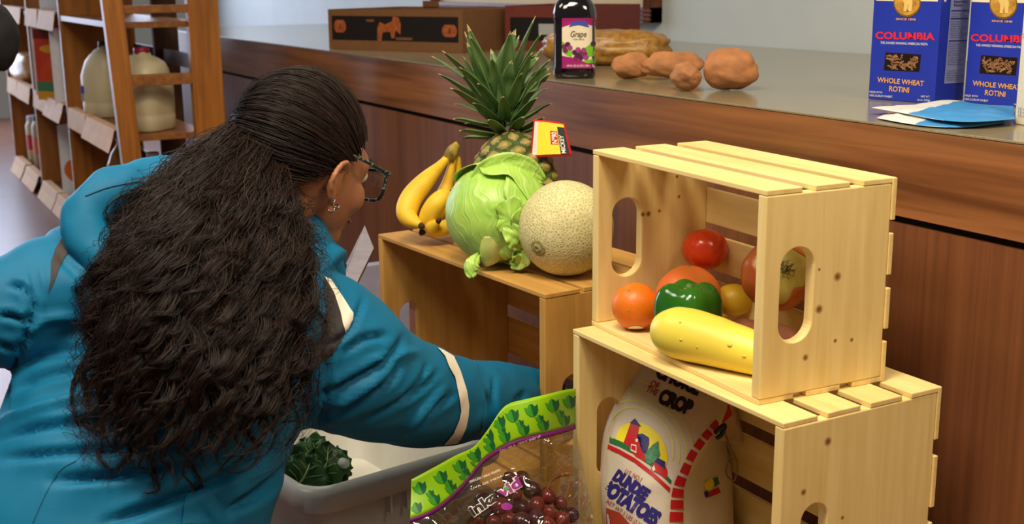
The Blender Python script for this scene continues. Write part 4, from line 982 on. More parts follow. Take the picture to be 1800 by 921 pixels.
bp_('paper_label', [(988, 32), (1047, 32), (1046, 120), (988, 120)], M_cream, .0006)
bp_('label_top', [(988, 32), (1047, 32), (1047, 47), (1030, 42), (1017, 41), (1003, 43), (988, 48)], M_magenta, .001)
bp_('label_base', [(988, 98), (1005, 101), (1030, 108), (1046, 110), (1046, 120), (988, 120)], M_magenta, .001)
bp_('ribbon_print', [(1000, 48), (1005, 39), (1017, 36), (1030, 38), (1036, 48), (1030, 47), (1017, 44), (1006, 46)], M_blue, .0013)
bp_('leaf_print', [(988, 72), (996, 78), (1006, 90), (1005, 101), (994, 96), (988, 88)], M_lime, .0012); bp_('leaf_print', [(1028, 84), (1040, 76), (1046, 86), (1044, 98), (1034, 100)], M_lime, .0012); bp_('leaf_print', [(1022, 107), (1036, 105), (1046, 102), (1046, 111), (1032, 111)], M_lime, .0014)
Mg = [flat('grape_ink', rgb(120, 30, 92)), flat('grape_ink_dark', rgb(76, 16, 66)), flat('grape_ink_light', rgb(158, 62, 124))]
for i, (u, v) in enumerate(((992, 82), (998, 78), (1002, 84), (994, 89), (1010, 92), (1016, 87), (1021, 92), (1015, 97), (1026, 88), (1028, 95), (1021, 101), (1030, 101), (1012, 102), (1042, 77), (1045, 92))): bp_('grape_print', circ(u, v, 4.6, 4.6, 12), Mg[i % 3], .0016 + .0001 * (i % 3))
print_text('Grape', (1003, 65), (1031, 65), 11, T, 'lettering', flat('dark_olive_ink', rgb(50, 44, 30)), bt, .01, .25, .0014)
print_text('100% JUICE', (1008, 70.5), (1027, 70.5), 2.6, T, 'lettering', M_black, bt, .0, 0, .0014)
print_text('64 FL OZ (2 QT) 1.89 L', (997, 117), (1037, 117), 3.6, T, 'lettering', M_white, bt, .01, 0, .0016)
print_text('BRAND', (1007, 45), (1029, 45), 4.5, T, 'lettering', M_pale, bt, .02, 0, .0018) if False else None
# sweet potatoes
M_sp2 = mat('orange_tuber_skin', rgb(186, 122, 70), .75, rgb(138, 92, 58), scale=22, bump=.5, bscale=55, bdist=.004, lo=.3, hi=.7)
G = 'sweet potatoes on the counter'
def tub2(label, uv, L, r, dirv, seed):
    c = onplane(uv[0], uv[1], 2, ZC + r); return tuber('sweet_potato', label, c, L, r, dirv, M_sp2, seed, ZC + .0004, group=G)
tub2('smallest sweet potato, nearest the grape juice bottle', (1112, 116), .045, .030, (.6, .8, 0), 11)
tub2('long middle sweet potato lying behind the stubby front one', (1183, 116), .075, .031, (.35, .9, 0), 12)
tub2('stubby sweet potato at the front of the heap on the counter', (1205, 135), .052, .028, (.9, -.25, 0), 14)
tub2('largest round sweet potato at the pasta box end of the heap', (1284, 121), .058, .043, (.45, .9, 0), 17)
for u, v, r in ((1350, 141, .004), (1330, 150, .003), (1240, 164, .003), (1228, 165, .002)):
    c = onplane(u, v, 2, ZC)
# produce cartons
M_cart = mat('brown_cardboard', rgb(120, 76, 42), .8, rgb(104, 64, 34), scale=30); M_cartk = flat('black_carton', rgb(24, 18, 18), .5); M_pump = mat('orange_print', rgb(176, 92, 40), .6, rgb(140, 66, 30), scale=60)
def tray(label, BL, BR, D, H, prints, rim, seed):
    o, W = slab('produce_carton', label, 'carton', BL, BR, H, D, M_cart, 'open fruit cartons at the back of the counter')
    mb = MB(); th = .006
    mb.box((-W / 2, 0, .0005), (W / 2, D, th)); mb.box((-W / 2, 0, th), (W / 2, th, H)); mb.box((-W / 2, D - th, th), (W / 2, D, H)); mb.box((-W / 2, th, th), (-W / 2 + th, D - th, H)); mb.box((W / 2 - th, th, th), (W / 2, D - th, H))
    mb.build('tray', rim, o, world=False, smooth=False)
    for nm, x0, x1, z0, z1, m in prints:
        y = -.0010 if nm == 'panel_print' else -.0018
        f = MB()
        if nm in ('panel_print', 'paper_label', 'text_print'): f.box((x0 * W, y, z0 * H), (x1 * W, y + .001, z1 * H))
        else:
            cx, cz, a, b = (x0 + x1) / 2 * W, (z0 + z1) / 2 * H, (x1 - x0) / 2 * W, (z1 - z0) / 2 * H
            if nm == 'pumpkin_print':
                for dx in (-.45, 0, .45): f.add([(cx + a * dx + a * .6 * math.cos(q), y - .0004 * abs(dx), cz + b * math.sin(q)) for q in [2 * math.pi * i / 16 for i in range(16)]], [tuple(range(16))])
            else:
                sil = [(-1, -1), (-.95, .1), (-.75, .55), (-.3, .35), (.25, .6), (.4, 1), (.85, .9), (1, .4), (.95, -.4), (.7, -.2), (.55, -.1), (.45, -.7), (.2, -.7), (.1, -.2), (-.35, -.25), (-.55, -.3), (-.65, -1)]
                f.add([(cx + a * x, y, cz + b * z) for x, z in sil], [tuple(range(len(sil)))])
        f.build(nm, m, o, world=False, smooth=False)
    MB().box((-W * .30, D - .012, H - .001), (-W * .18, D - .004, H + .02)).build('tab', M_cart, o, world=False, smooth=False)
    MB().box((-W / 2 + th, th, H * .72), (W * .2, D * .5, H * .73)).build('inner_flap', M_cartk, o, world=False, smooth=False)
    return o
A = onplane(579, 86, 2, ZC); B = onplane(814, 93, 2, ZC)
tray('black fruit carton with orange horse picture at the far end of counter', A, B, .40, .132, [('panel_print', -.47, .47, .24, .84, M_cartk), ('pumpkin_print', -.45, -.36, .42, .74, M_pump), ('pumpkin_print', .36, .46, .36, .66, M_pump), ('horse_print', -.12, .06, .22, .84, M_pump), ('text_print', -.2, -.14, .70, .76, M_cart), ('text_print', .02, .14, .27, .33, M_cart)], mat('carton_edge', rgb(122, 80, 44), .8), 1)
d = (B - A).normalized(); s_ = Vector((-d.y, d.x, 0)); A2 = B + d * .03 + s_ * .20; B2 = A2 + d * .34
tray('second fruit carton with red edges behind the pineapple leaves', A2, B2, .30, .142, [('panel_print', -.44, .44, .22, .74, M_cartk), ('paper_label', -.12, .12, .36, .60, flat('grey_label', rgb(170, 170, 168)))], mat('red_carton_edge', rgb(112, 44, 34), .8), 2)
pillow((-1.10, .74, ZC + .046), (.17, .075, .046), math.radians(60), mat('golden_grain_bag', rgb(176, 128, 50), .35, rgb(136, 92, 32), scale=60, spec=.6, bump=.4, bscale=60), 'clear bag of golden grain lying behind the juice bottle', 'grain_bag', 'bag', 4)
# ------------------------------------------------------------ grey tub with greens, in front of the older crate
M_tub = mat('grey_tub_plastic', rgb(206, 204, 194), .36, rgb(198, 196, 186), scale=8, spec=.45)
tb = thing('storage_tub', 'grey plastic tub on the floor under the reaching blue sleeve', 'tub', (-.33, -.34, 0), math.radians(9))
TW, TD, TH = .50, .40, .172
def rr(hx, hy, rad, z, n=8):
    out = []
    for cx, cy, a0 in ((hx - rad, hy - rad, 0), (-hx + rad, hy - rad, 90), (-hx + rad, -hy + rad, 180), (hx - rad, -hy + rad, 270)):
        for i in range(n + 1):
            a = math.radians(a0 + 90 * i / n); out.append((cx + rad * math.cos(a), cy + rad * math.sin(a), z))
    return out
hx, hy = TW / 2, TD / 2
prof = [(-.045, 0), (-.038, .003), (-.018, TH - .05), (-.016, TH - .034), (0, TH - .040), (.004, TH - .036), (.004, TH - .010), (-.001, TH), (-.012, TH + .003), (-.018, TH - .002), (-.022, TH - .03), (-.043, .006), (-.05, .006)]
mb = MB(); rws = [rr(hx + o_, hy + o_, .05 + o_ * .4, z) for o_, z in prof]; mb.grid(rws, closed=True); n = len(rws[0]); k = len(rws)
mb.f += [tuple(range(n - 1, -1, -1)), tuple((k - 1) * n + i for i in range(n))]; mb.mi += [0, 0]
mb.build('tub_shell', M_tub, tb, world=False, sharp=50)
for yy in (-.045, -.012): MB().box((hx - .016, yy, TH - .075), (hx - .004, yy + .004, TH - .018)).build('rim_rib', M_tub, tb, world=False, smooth=False)
# leafy greens
M_gr = mat('dark_leaf', rgb(36, 72, 26), .42, rgb(54, 98, 36), scale=26, spec=.45, bump=.4, bscale=70); M_vein = flat('pale_vein', rgb(150, 176, 96), .5)
gg = thing('leafy_greens', 'bundle of dark leafy greens in the grey tub beside the blue jacket', 'greens', (-.2, -.42, .007))
def green_leaf(pts, w, seed, veins=True):
    q = [Vector(p) for p in catmull([tuple(p) for p in pts], 22)]; rows = []; up = (CAM - q[10]).normalized()
    for i, p in enumerate(q):
        tt = (q[min(i + 1, 21)] - q[max(i - 1, 0)]).normalized(); nn = (up - tt * up.dot(tt)).normalized(); sd = tt.cross(nn); s = i / 21
        ww = w * (math.sin(math.pi * min(1, s * .92 + .08)) ** .7) * (1 + .10 * math.sin(i * 2.1 + seed)); row = []
        for j in range(13):
            a = j / 6 - 1; row.append(p + sd * ww * a + nn * (w * .14 * math.sin(a * 5 + i * .8 + seed) * abs(a) + w * .12 * a * a + .003 * nz(p * 40 + Vector((a, seed, 0)))))
        rows.append(row)
    o = MB().grid(rows).build('leaf', M_gr, gg); o.modifiers.new('t', 'SOLIDIFY').thickness = .0007
    if veins:
        v = MB().tube([rows[i][6] + up * .0015 for i in range(0, 20)], [.0028 * (1 - i / 22) + .0005 for i in range(20)], 6)
        for i in range(4, 17, 3):
            for sgn in (1, -1): v.tube([rows[i][6] + up * .001, rows[min(i + 2, 21)][6 + 2 * sgn] + up * .0012, rows[min(i + 3, 21)][6 + 4 * sgn] + up * .0014], [.0011, .0008, .0004], 5)
        v.build('vein', M_vein, o)
tg0 = 2.055
for k, (a, b_, c_, w) in enumerate((((500, 880), (535, 838), (552, 790), .040), ((490, 860), (512, 822), (530, 785), .038), ((545, 860), (572, 820), (578, 778), .036), ((515, 850), (550, 812), (575, 785), .042), ((560, 850), (588, 825), (600, 800), .030), ((478, 850), (486, 830), (500, 800), .030), ((560, 810), (548, 790), (530, 776), .030), ((600, 840), (585, 815), (560, 800), .03))):
    dz = (.0, .03, .02, .05, .03, .02, .06, .06)[k]
    green_leaf([P(a[0], a[1], tg0 + dz), P(b_[0], b_[1], tg0 - .012 + dz), P(c_[0], c_[1], tg0 + .02 + dz)], w, k * 1.7)
mb = MB()
for k in range(5): mb.tube([P(490 + k * 16, 872 - k * 3, tg0 + .05), P(488 + k * 16, 888, tg0 + .06)], .006, 8)
mb.build('stalks', M_vein, gg)
o = MB().ball(P(604, 814, 2.07), (.012, .010, .009), 18, 12, lambda d: 1 + .1 * nz(d * 3)).build('crumpled_paper', flat('paper_white', rgb(200, 202, 190)), None); own(o); tag(o, 'small white scrap in the tub beside the greens', 'paper')
# leaning pale board and grey blue panel seen through the hand hole
bd = MB(); q = [P(641, 396, 2.52), P(657, 436, 2.50), P(620, 512, 2.46), P(600, 480, 2.48)]
nb = (q[1] - q[0]).cross(q[3] - q[0]).normalized(); foot = [q[3] + (q[3] - q[0]) * 2.6, q[2] + (q[2] - q[1]) * 2.6]
for f_ in foot: f_.z = max(f_.z, .001)
vs = [q[0], q[1], foot[1], foot[0]]; vs += [v + nb * .012 for v in vs]
o = bd.add(vs, [(0, 1, 2, 3), (7, 6, 5, 4), (0, 4, 5, 1), (1, 5, 6, 2), (2, 6, 7, 3), (3, 7, 4, 0)]).build('leaning_board', mat('lilac_board', rgb(124, 116, 128), .5, rgb(108, 100, 116), scale=20, stretch=(1, 1, 6)), None, smooth=False)
own(o); tag(o, 'thin pale board leaning upright between the person and the older crate', 'board')
o = MB().box((-1.02, -.16, .0005), (-.99, .10, .30)).build('pale_board', mat('lilac_panel_board', rgb(168, 164, 190), .6, rgb(150, 146, 172), scale=12), None, smooth=False, bevel=.002)
own(o); tag(o, 'pale lilac panel seen through the hand hole of the older crate', 'board')
# ------------------------------------------------------------ plastic bag of grapes
bgp = thing('grape_bag', 'clear plastic grape bag with green leaf printed band by the bottom crate', 'bag', (-.03, -.2, 0))
top_e = catmull([(723, 843), (762, 822), (802, 800), (833, 785), (857, 756), (880, 722), (896, 709), (922, 702), (961, 693), (995, 685), (1012, 683)], 90)
bot_e = catmull([(721, 911), (752, 900), (778, 884), (805, 860), (823, 840), (846, 811), (870, 792), (904, 775), (935, 766), (972, 758), (1012, 746)], 90)
def bag_t(u, v):
    s = (u - 723) / 283.0
    return 1.80 + .26 * s - .012 * math.sin(s * 9) - .008 * math.cos((u + v) * .03) - .00022 * max(0, v - 860)
def band_pt(i, w): 
    f_ = i; a = np.array(top_e[f_]) * (1 - w) + np.array(bot_e[f_]) * w; return a
rows = [[P(*band_pt(i, j / 10), bag_t(*band_pt(i, j / 10))) for i in range(90)] for j in range(11)]
M_bandg = mat('lime_band', rgb(146, 196, 24), .32, rgb(132, 186, 22), scale=14, spec=.5); M_lf1 = flat('leaf_green', rgb(58, 146, 40), .35); M_lf2 = flat('leaf_dark_green', rgb(16, 92, 48), .35)
band = MB().grid(rows).build('printed_band', M_bandg, bgp); band.modifiers.new('t', 'SOLIDIFY').thickness = .0004
T = bvh(band)
rows = [[P(*(np.array(bot_e[i]) + (0, 8.5 * j / 2)), bag_t(*bot_e[i]) - .0008) for i in range(90)] for j in range(3)]
pst = MB().grid(rows).build('purple_strip', M_purple, bgp); pst.modifiers.new('t', 'SOLIDIFY').thickness = .0003
TP = bvh(pst)
def leaf_pr(i, w, size):
    if i < 0 or i > 88: return
    c = band_pt(i, w); tt = np.array(top_e[min(i + 1, 89)]) - np.array(top_e[max(i - 1, 0)]); tt = tt / np.linalg.norm(tt)
    tt = tt * .45 + np.array((.9, -.30)) * .55; tt /= np.linalg.norm(tt); hh = np.array((tt[1], -tt[0]))
    R = [(0, -.55), (.30, -.45), (.55, -.1), (.62, .45), (.34, .28), (.22, .5), (0, .18)]; Lh = [(0, -.55), (-.36, -.4), (-.62, -.05), (-.55, .42), (-.3, .30), (-.2, .48), (0, .62)]
    Rr = [(0, -.55), (.30, -.45), (.55, -.1), (.62, .45), (.34, .30), (.2, .52), (0, .62)]
    Lf = [(-x, y) for x, y in Rr]
    print_poly([tuple(c + tt * x * size + hh * y * size) for x, y in Rr], T, 'leaf_print', M_lf2, bgp, .0009, 8)
    print_poly([tuple(c + tt * x * size + hh * y * size) for x, y in Lf], T, 'leaf_print', M_lf1, bgp, .0009, 8)
for k in range(10): leaf_pr(4 + k * 9, .34, 20)
for k in range(10): leaf_pr(3 + k * 9, .80, 17)
for k in range(9): leaf_pr(9 + k * 9, .60, 12)
print_text('CON BOLSA TOP STAND UP', (878, 795), (950, 768), 4.2, TP, 'lettering', M_white, bgp, .0)
# the see-through film, front and back
def film_mat():
    m, nt, b = base_mat('clear_film'); nt.nodes.remove(b); out = nt.nodes['Material Output']
    tr = N(nt, 'ShaderNodeBsdfTransparent'); tr.inputs[0].default_value = (.93, .93, .92, 1)
    gl = N(nt, 'ShaderNodeBsdfGlossy'); gl.inputs['Roughness'].default_value = .07
    tc = N(nt, 'ShaderNodeTexCoord'); nzt = N(nt, 'ShaderNodeTexNoise'); nzt.inputs['Scale'].default_value = 9; nzt.inputs['Detail'].default_value = 1; nzt.inputs['Distortion'].default_value = 1.5
    mp = N(nt, 'ShaderNodeMapping'); mp.inputs['Rotation'].default_value = (.4, .5, .6); mp.inputs['Scale'].default_value = (1, 1, 2.6); nt.links.new(tc.outputs['Object'], mp.inputs[0]); nt.links.new(mp.outputs[0], nzt.inputs['Vector'])
    bp = N(nt, 'ShaderNodeBump'); bp.inputs['Strength'].default_value = 1.0; bp.inputs['Distance'].default_value = .03; nt.links.new(nzt.outputs['Fac'], bp.inputs['Height']); nt.links.new(bp.outputs[0], gl.inputs['Normal'])
    lw = N(nt, 'ShaderNodeLayerWeight'); lw.inputs['Blend'].default_value = .32; nt.links.new(bp.outputs[0], lw.inputs['Normal'])
    mr = N(nt, 'ShaderNodeMapRange'); mr.inputs[3].default_value = .07; mr.inputs[4].default_value = .75; nt.links.new(lw.outputs['Fresnel'], mr.inputs[0])
    mx = N(nt, 'ShaderNodeMixShader'); nt.links.new(mr.outputs[0], mx.inputs[0]); nt.links.new(tr.outputs[0], mx.inputs[1]); nt.links.new(gl.outputs[0], mx.inputs[2]); nt.links.new(mx.outputs[0], out.inputs[0])
    return m
M_film = film_mat()
def film(offt, name):
    rows = []
    for j in range(26):
        w = j / 25; row = []
        for i in range(0, 90):
            s = i / 89; a = np.array(bot_e[i]) + (0, 8)
            ue = 716 + (1085 - 716) * s; ve = 1108 + 60 * math.sin(s * 3.1)
            u = a[0] * (1 - w) + ue * w; v = a[1] * (1 - w) + ve * w
            e = math.sin(math.pi * min(1, w * 1.0)) ** .7 * math.sin(math.pi * s) ** .5
            t = bag_t(a[0], a[1]) * (1 - w) + (1.80 + .12 * s) * w + offt * e
            p = P(u, v, t); p = p + (CAM - p).normalized() * .013 * noise.ridged_multi_fractal(p * 7, 1, 2, 3, 1, 1.5) * e
            p.z = max(p.z, .002)
            row.append(p)
        rows.append(row)
    return MB().grid(rows).build(name, M_film, bgp)
ff = film(-.045, 'front_film'); film(.035, 'back_film'); TF = bvh(ff)
M_out = flat('white_outline_ink', rgb(226, 220, 214)); M_ink = flat('brown_black_ink', rgb(40, 26, 24)); M_vi = flat('violet_ink', rgb(146, 40, 140))
for s_, a, b_, mm in (('inka', (831, 909), (878, 876), M_ink), ('vid', (879, 876), (917, 854), M_vi)):
    print_text(s_, a, b_, 19, TF, 'lettering', M_out, bgp, .085, 0, .0012, .95); print_text(s_, a, b_, 19, TF, 'lettering', mm, bgp, .03, 0, .0022, .95)
print_poly([(884, 861), (890, 855), (895, 859), (890, 864)], TF, 'leaf_print', M_lf1, bgp, .0026, 6)
print_poly(circ(890, 891, 10, 6.5), TF, 'oval_print', M_vi, bgp, .0016, 6)
print_text('bio', (808, 906), (826, 896), 16, TF, 'lettering', flat('grey_ink', rgb(70, 60, 58)), bgp, .0, .2, .0012)
print_text('SEEDLESS TABLE GRAPES', (826, 850), (880, 828), 4, TF, 'lettering', M_out, bgp, .0, 0, .0012); print_text('UVA DE MESA', (828, 862), (884, 838), 3.5, TF, 'lettering', M_out, bgp, .0, 0, .0012)
# grapes
gb = thing('grape_bunch', 'bunch of dark red grapes inside the clear bag', 'grapes', (.03, -.2, .01))
M_gp = mat('red_grape_skin', rgb(136, 52, 50), .18, rgb(92, 36, 48), scale=14, spec=.55); M_gp2 = mat('dark_grape_skin', rgb(84, 40, 56), .2, rgb(56, 28, 44), scale=14, spec=.55)
sp_ = [(856, 896, 0), (880, 890, -1), (905, 868, 0), (916, 893, -1), (942, 888, 0), (965, 902, -1), (940, 912, -2), (893, 912, -2), (868, 918, -1), (914, 918, -3), (985, 885, 1), (962, 872, 1), (935, 862, 2), (880, 868, 2), (985, 915, 0), (1004, 905, 1), (842, 915, 1), (960, 925, -2), (888, 935, -2), (930, 938, -3), (858, 940, -1), (980, 940, -1), (906, 955, -2), (955, 958, -2), (875, 962, -1), (925, 975, -2), (975, 975, -1), (900, 985, -1), (950, 990, -1), (1000, 945, 1), (850, 880, 3), (915, 845, 3), (896, 842, 3)]
for i, (u, v, l) in enumerate(sp_):
    s = (u - 723) / 283; c = P(u, v, 1.885 + .10 * s + .012 * l); r_ = .0135 + .002 * math.sin(i * 2.3)
    M = Matrix.Rotation(i * 1.3, 3, 'X') @ Matrix.Rotation(i * .7, 3, 'Y')
    MB().ball(c, (r_, r_, r_ * 1.15), 20, 14, None, M).build('grape', M_gp if i % 3 else M_gp2, gb)
MB().tube(catmull([P(1000, 832, 1.99), P(978, 838, 1.985), P(966, 850, 1.98), P(958, 872, 1.975), P(938, 885, 1.97), P(915, 890, 1.96), P(900, 930, 1.95), P(915, 990, 1.93)], 30), [.003] * 30, 8).build('stalk', flat('grape_stalk', rgb(140, 84, 50), .7), gb)
# ------------------------------------------------------------ the person, kneeling on the floor with her back to the room
FH = Vector((FW.x, FW.y, 0)).normalized(); UPZ = Vector((0, 0, 1)); SIDE = Vector((RT.x, RT.y, 0)).normalized()
def Q(u, v, t): return P(u, v, t * .92)
def loft(secs, n=28, sup=2.4):
    """rounded sections (centre, half width, half depth, side axis, depth axis) joined into one skin"""
    q = [np.concatenate([np.array(c), np.array([w, d]), np.array(s), np.array(e)]) for c, w, d, s, e in secs]; k = max(3, len(secs) * 6)
    rows = []
    for r in catmull(q, k):
        c, w, d, s, e = Vector(r[:3]), r[3], r[4], Vector(r[5:8]), Vector(r[8:11]); ring = []
        for j in range(n):
            a = 2 * math.pi * j / n; ca, sa = math.cos(a), math.sin(a); m_ = (abs(ca) ** sup + abs(sa) ** sup) ** (-1 / sup)
            ring.append(c + s * (w * ca * m_) + e * (d * sa * m_))
        rows.append(ring)
    mb = MB().grid(rows, closed=True); mb.f += [tuple(range(n - 1, -1, -1)), tuple((k - 1) * n + j for j in range(n))]; mb.mi += [0, 0]
    return mb
def merge(*mbs):
    o = MB()
    for m_ in mbs: o.add(m_.v, m_.f)
    return o
def limb(pts, rad, n=20, k=24):
    q = catmull([tuple(p) + (r,) for p, r in zip(pts, rad)], k)
    return MB().tube([Vector(x[:3]) for x in q], [x[3] for x in q], n)
BK = (FH * .86 - UPZ * .50).normalized()             # through the body, back to front, when she leans
SD = (SIDE * .985 + FH * .17).normalized()
def torso(s):
    S = [(Q(150, 1250, 1.69), .20, .15), (Q(165, 1080, 1.72), .218, .155), (Q(215, 900, 1.755), .216, .145), (Q(268, 745, 1.81), .214, .14), (Q(305, 610, 1.87), .212, .125), (Q(345, 505, 1.92), .198, .10), (Q(395, 425, 1.955), .125, .075), (Q(440, 375, 1.98), .075, .06)]
    return loft([(tuple(c), w * s * .92, d * s * .92, tuple(SD), tuple(BK)) for c, w, d in S])
SHR, ELR, WRR = P(560, 590, 1.79), P(735, 692, 1.92), P(945, 690, 2.285)
SHL, ELL, WRL = Q(105, 520, 1.80), Q(-70, 560, 1.74), Q(-230, 640, 1.95)
hips = P(160, 1150, 1.72)
# legs: folded under her, knees to the left of the tub
kneeR = Vector((-.10, -.88, .085)); kneeL = Vector((-.23, -1.12, .085))
hipR = Vector((.16, -.87, .14)); hipL = Vector((.09, -1.02, .14)); ankR = Vector((.37, -.86, .055)); ankL = Vector((.30, -1.05, .055))
def hand(wr, d, palm, m_sc=1.0):
    """wrist, direction of the fingers, palm normal; slightly curled"""
    d = d.normalized(); palm = (palm - d * palm.dot(d)).normalized(); s = d.cross(palm); mb = MB()
    mb2 = limb([wr - d * .03, wr + d * .02, wr + d * .055, wr + d * .088], [.025, .026, .034, .030])
    mb2.v = [tuple(Vector(v) - palm * (Vector(v) - wr).dot(palm) * .45) for v in mb2.v]; mb.add(mb2.v, mb2.f)
    for k, (o_, L) in enumerate(((-.027, .066), (-.009, .076), (.009, .070), (.026, .055))):
        b = wr + d * .082 + s * o_; f = merge(limb([b, b + d * L * .4 + palm * .004, b + d * L * .75 + palm * .014, b + d * L * .95 + palm * .026], [.009, .0088, .008, .0065], 12, 12)); mb.add(f.v, f.f)
    b = wr + d * .03 - s * .028; f = limb([b, b + d * .025 - s * .022 + palm * .008, b + d * .05 - s * .028 + palm * .018, b + d * .068 - s * .026 + palm * .026], [.013, .011, .010, .008], 12, 12); mb.add(f.v, f.f)
    return mb
# head
Rm = Matrix.Rotation(0, 3, 'X')
a0 = math.radians(48); p0 = math.radians(20)
hf = ((SIDE * math.cos(a0) + FH * math.sin(a0)) * math.cos(p0) - UPZ * math.sin(p0)).normalized()
hs = hf.cross(UPZ).normalized(); hu = hs.cross(hf).normalized()
HM = Matrix((hs, hf, hu)).transposed()
HC = P(598, 322, 1.735) - HM @ Vector((.088, .004, -.025))
def H(x, y, z): return HC + HM @ Vector((x, y, z))
def hball(c, r, fn=None, nu=28, nv=20):
    mb = MB(); mb.ball(HC + HM @ Vector(c), r, nu, nv, fn, HM); return mb
hd = [hball((0, -.008, .012), (.074, .094, .102)), hball((0, .042, -.035), (.060, .056, .078)), hball((0, .055, -.095), (.036, .038, .030)), hball((0, .078, .012), (.052, .024, .036)),
      hball((.036, .070, -.036), (.026, .024, .028)), hball((-.036, .070, -.036), (.026, .024, .028)), limb([H(0, .094, .004), H(0, .108, -.014), H(0, .120, -.036)], [.007, .009, .013], 12, 10),
      hball((.010, .106, -.042), (.009, .010, .007)), hball((-.010, .106, -.042), (.009, .010, .007)), hball((0, .094, -.068), (.022, .010, .007)), hball((0, .092, -.079), (.019, .010, .008)),
      limb([H(0, -.02, -.05), H(0, -.045, -.13), Q(462, 385, 1.96)], [.054, .052, .06])]
# ears: rim, bowl and lobe
for sx in (1, -1):
    e = [H(sx * .074, .010, -.060), H(sx * .083, -.004, -.042), H(sx * .090, -.012, -.018), H(sx * .090, .000, .004), H(sx * .081, .018, .004), H(sx * .076, .022, -.012)]
    hd += [limb(e, [.006, .0055, .0055, .0055, .005, .004], 10, 30), limb([H(sx * .076, .010, -.062), H(sx * .077, .010, -.070)], [.0075, .006], 10, 6), hball((sx * .076, .004, -.028), (.006, .014, .024))]
armsR = limb([SHR, ELR, WRR], [.05, .042, .028]); armsL = limb([SHL, ELL, WRL], [.05, .042, .028])
hR = hand(P(951, 690, 2.31), (P(1000, 694, 2.42) - P(945, 690, 2.285)), Vector((0, 0, -1)))
hL = hand(Q(-236, 650, 1.975), Q(-300, 690, 2.08) - Q(-230, 640, 1.95), Vector((0, 0, -1)))
core = merge(torso(.72), *hd, armsR, armsL, hR, hL, limb([hipR, (hipR + kneeR) / 2 + Vector((0, 0, .01)), kneeR], [.075, .065, .055]), limb([hipL, (hipL + kneeL) / 2 + Vector((0, 0, .01)), kneeL], [.075, .065, .055]),
             limb([kneeR, (kneeR + ankR) / 2, ankR], [.048, .045, .035]), limb([kneeL, (kneeL + ankL) / 2, ankL], [.048, .045, .035]))
person = thing('person', 'person with long curly dark hair, glasses and a teal winter jacket reaching into a crate', 'person', (.05, -.85, 0))
M_skin = mat('warm_skin', rgb(168, 112, 78), .5, rgb(160, 102, 70), scale=14, sss=.12, spec=.4)
cm = remeshed(core, 'body', .0048, 5, .5)
sk_o = cm.build('body', M_skin, person)
# eyes, brows, lips (seen from other sides)
for sx in (1, -1):
    MB().ball(H(sx * .031, .086, .0), (.0125, .0125, .0125), 18, 12).build('eye', flat('eye_white', rgb(226, 220, 212), .2), person)
    MB().ball(H(sx * .031, .0955, -.001), (.006, .006, .006), 14, 10).build('iris', flat('dark_iris', rgb(50, 30, 20), .15), person)
    limb([H(sx * .014, .101, .020), H(sx * .032, .099, .026), H(sx * .052, .086, .020)], [.003, .0036, .002], 8, 12).build('eyebrow', flat('brow_hair', rgb(26, 18, 14), .8), person)
limb([H(.021, .098, -.072), H(.008, .1045, -.070), H(0, .1035, -.071), H(-.008, .1045, -.070), H(-.021, .098, -.072)], [.002, .0045, .004, .0045, .002], 8, 16).build('lips', flat('lip_tone', rgb(150, 80, 70), .45), person)
# trousers and shoes
M_tr = mat('dark_denim', rgb(34, 36, 48), .85, rgb(28, 30, 42), scale=60)
tr_ = merge(limb([hipR + Vector((.04, 0, .02)), (hipR + kneeR) / 2 + Vector((0, 0, .012)), kneeR], [.085, .08, .072]), limb([hipL + Vector((.04, 0, .02)), (hipL + kneeL) / 2 + Vector((0, 0, .012)), kneeL], [.085, .08, .072]),
            limb([kneeR, (kneeR + ankR) / 2, ankR], [.064, .060, .050]), limb([kneeL, (kneeL + ankL) / 2, ankL], [.064, .060, .050]))
tm = remeshed(tr_, 'trousers', .009, 4)
tm.v = [(x, y, max(z, .004)) for x, y, z in tm.v]; tm.build('trousers', M_tr, person)
for A_ in (ankR, ankL):
    sm_ = remeshed(merge(limb([A_ + Vector((-.02, 0, .0)), A_ + Vector((.05, 0, .0)), A_ + Vector((.13, -.01, -.01)), A_ + Vector((.19, -.01, -.02))], [.045, .044, .042, .030])), 'shoe', .006, 3)
    sm_.v = [(x, y, max(z, .003)) for x, y, z in sm_.v]; sm_.build('shoe', flat('black_shoe', rgb(24, 24, 26), .6), person)
# ---- jacket
def sleeve(pts): return limb([P(u, v, t) for u, v, t, r in pts], [r for u, v, t, r in pts], 28, 30)
jr = sleeve([(505, 600, 1.762, .12), (585, 626, 1.785, .112), (665, 672, 1.84, .091), (745, 698, 1.93, .080), (815, 704, 2.03, .070), (880, 696, 2.15, .060), (945, 688, 2.28, .042), (965, 690, 2.33, .036)])
jl = sleeve([(180, 530, 1.70, .10), (100, 528, 1.656, .088), (20, 546, 1.62, .074), (-70, 560, 1.60, .069), (-150, 600, 1.675, .058), (-230, 640, 1.795, .046)])
yoke = limb([Q(120, 500, 1.83), Q(230, 462, 1.89), Q(350, 452, 1.93), Q(470, 480, 1.95), Q(560, 530, 1.945)], [.078, .085, .087, .085, .087])
neck_ = limb([Q(400, 430, 1.95), Q(455, 370, 1.985)], [.092, .07])
hem = loft([(tuple(Q(150, 1240, 1.69)), .20, .155, tuple(SD), tuple(BK)), (tuple(Q(165, 1080, 1.72)), .205, .146, tuple(SD), tuple(BK))])
jm = remeshed(merge(torso(1.0), jr, jl, yoke, neck_, hem), 'jacket', .0062, 8, .55)
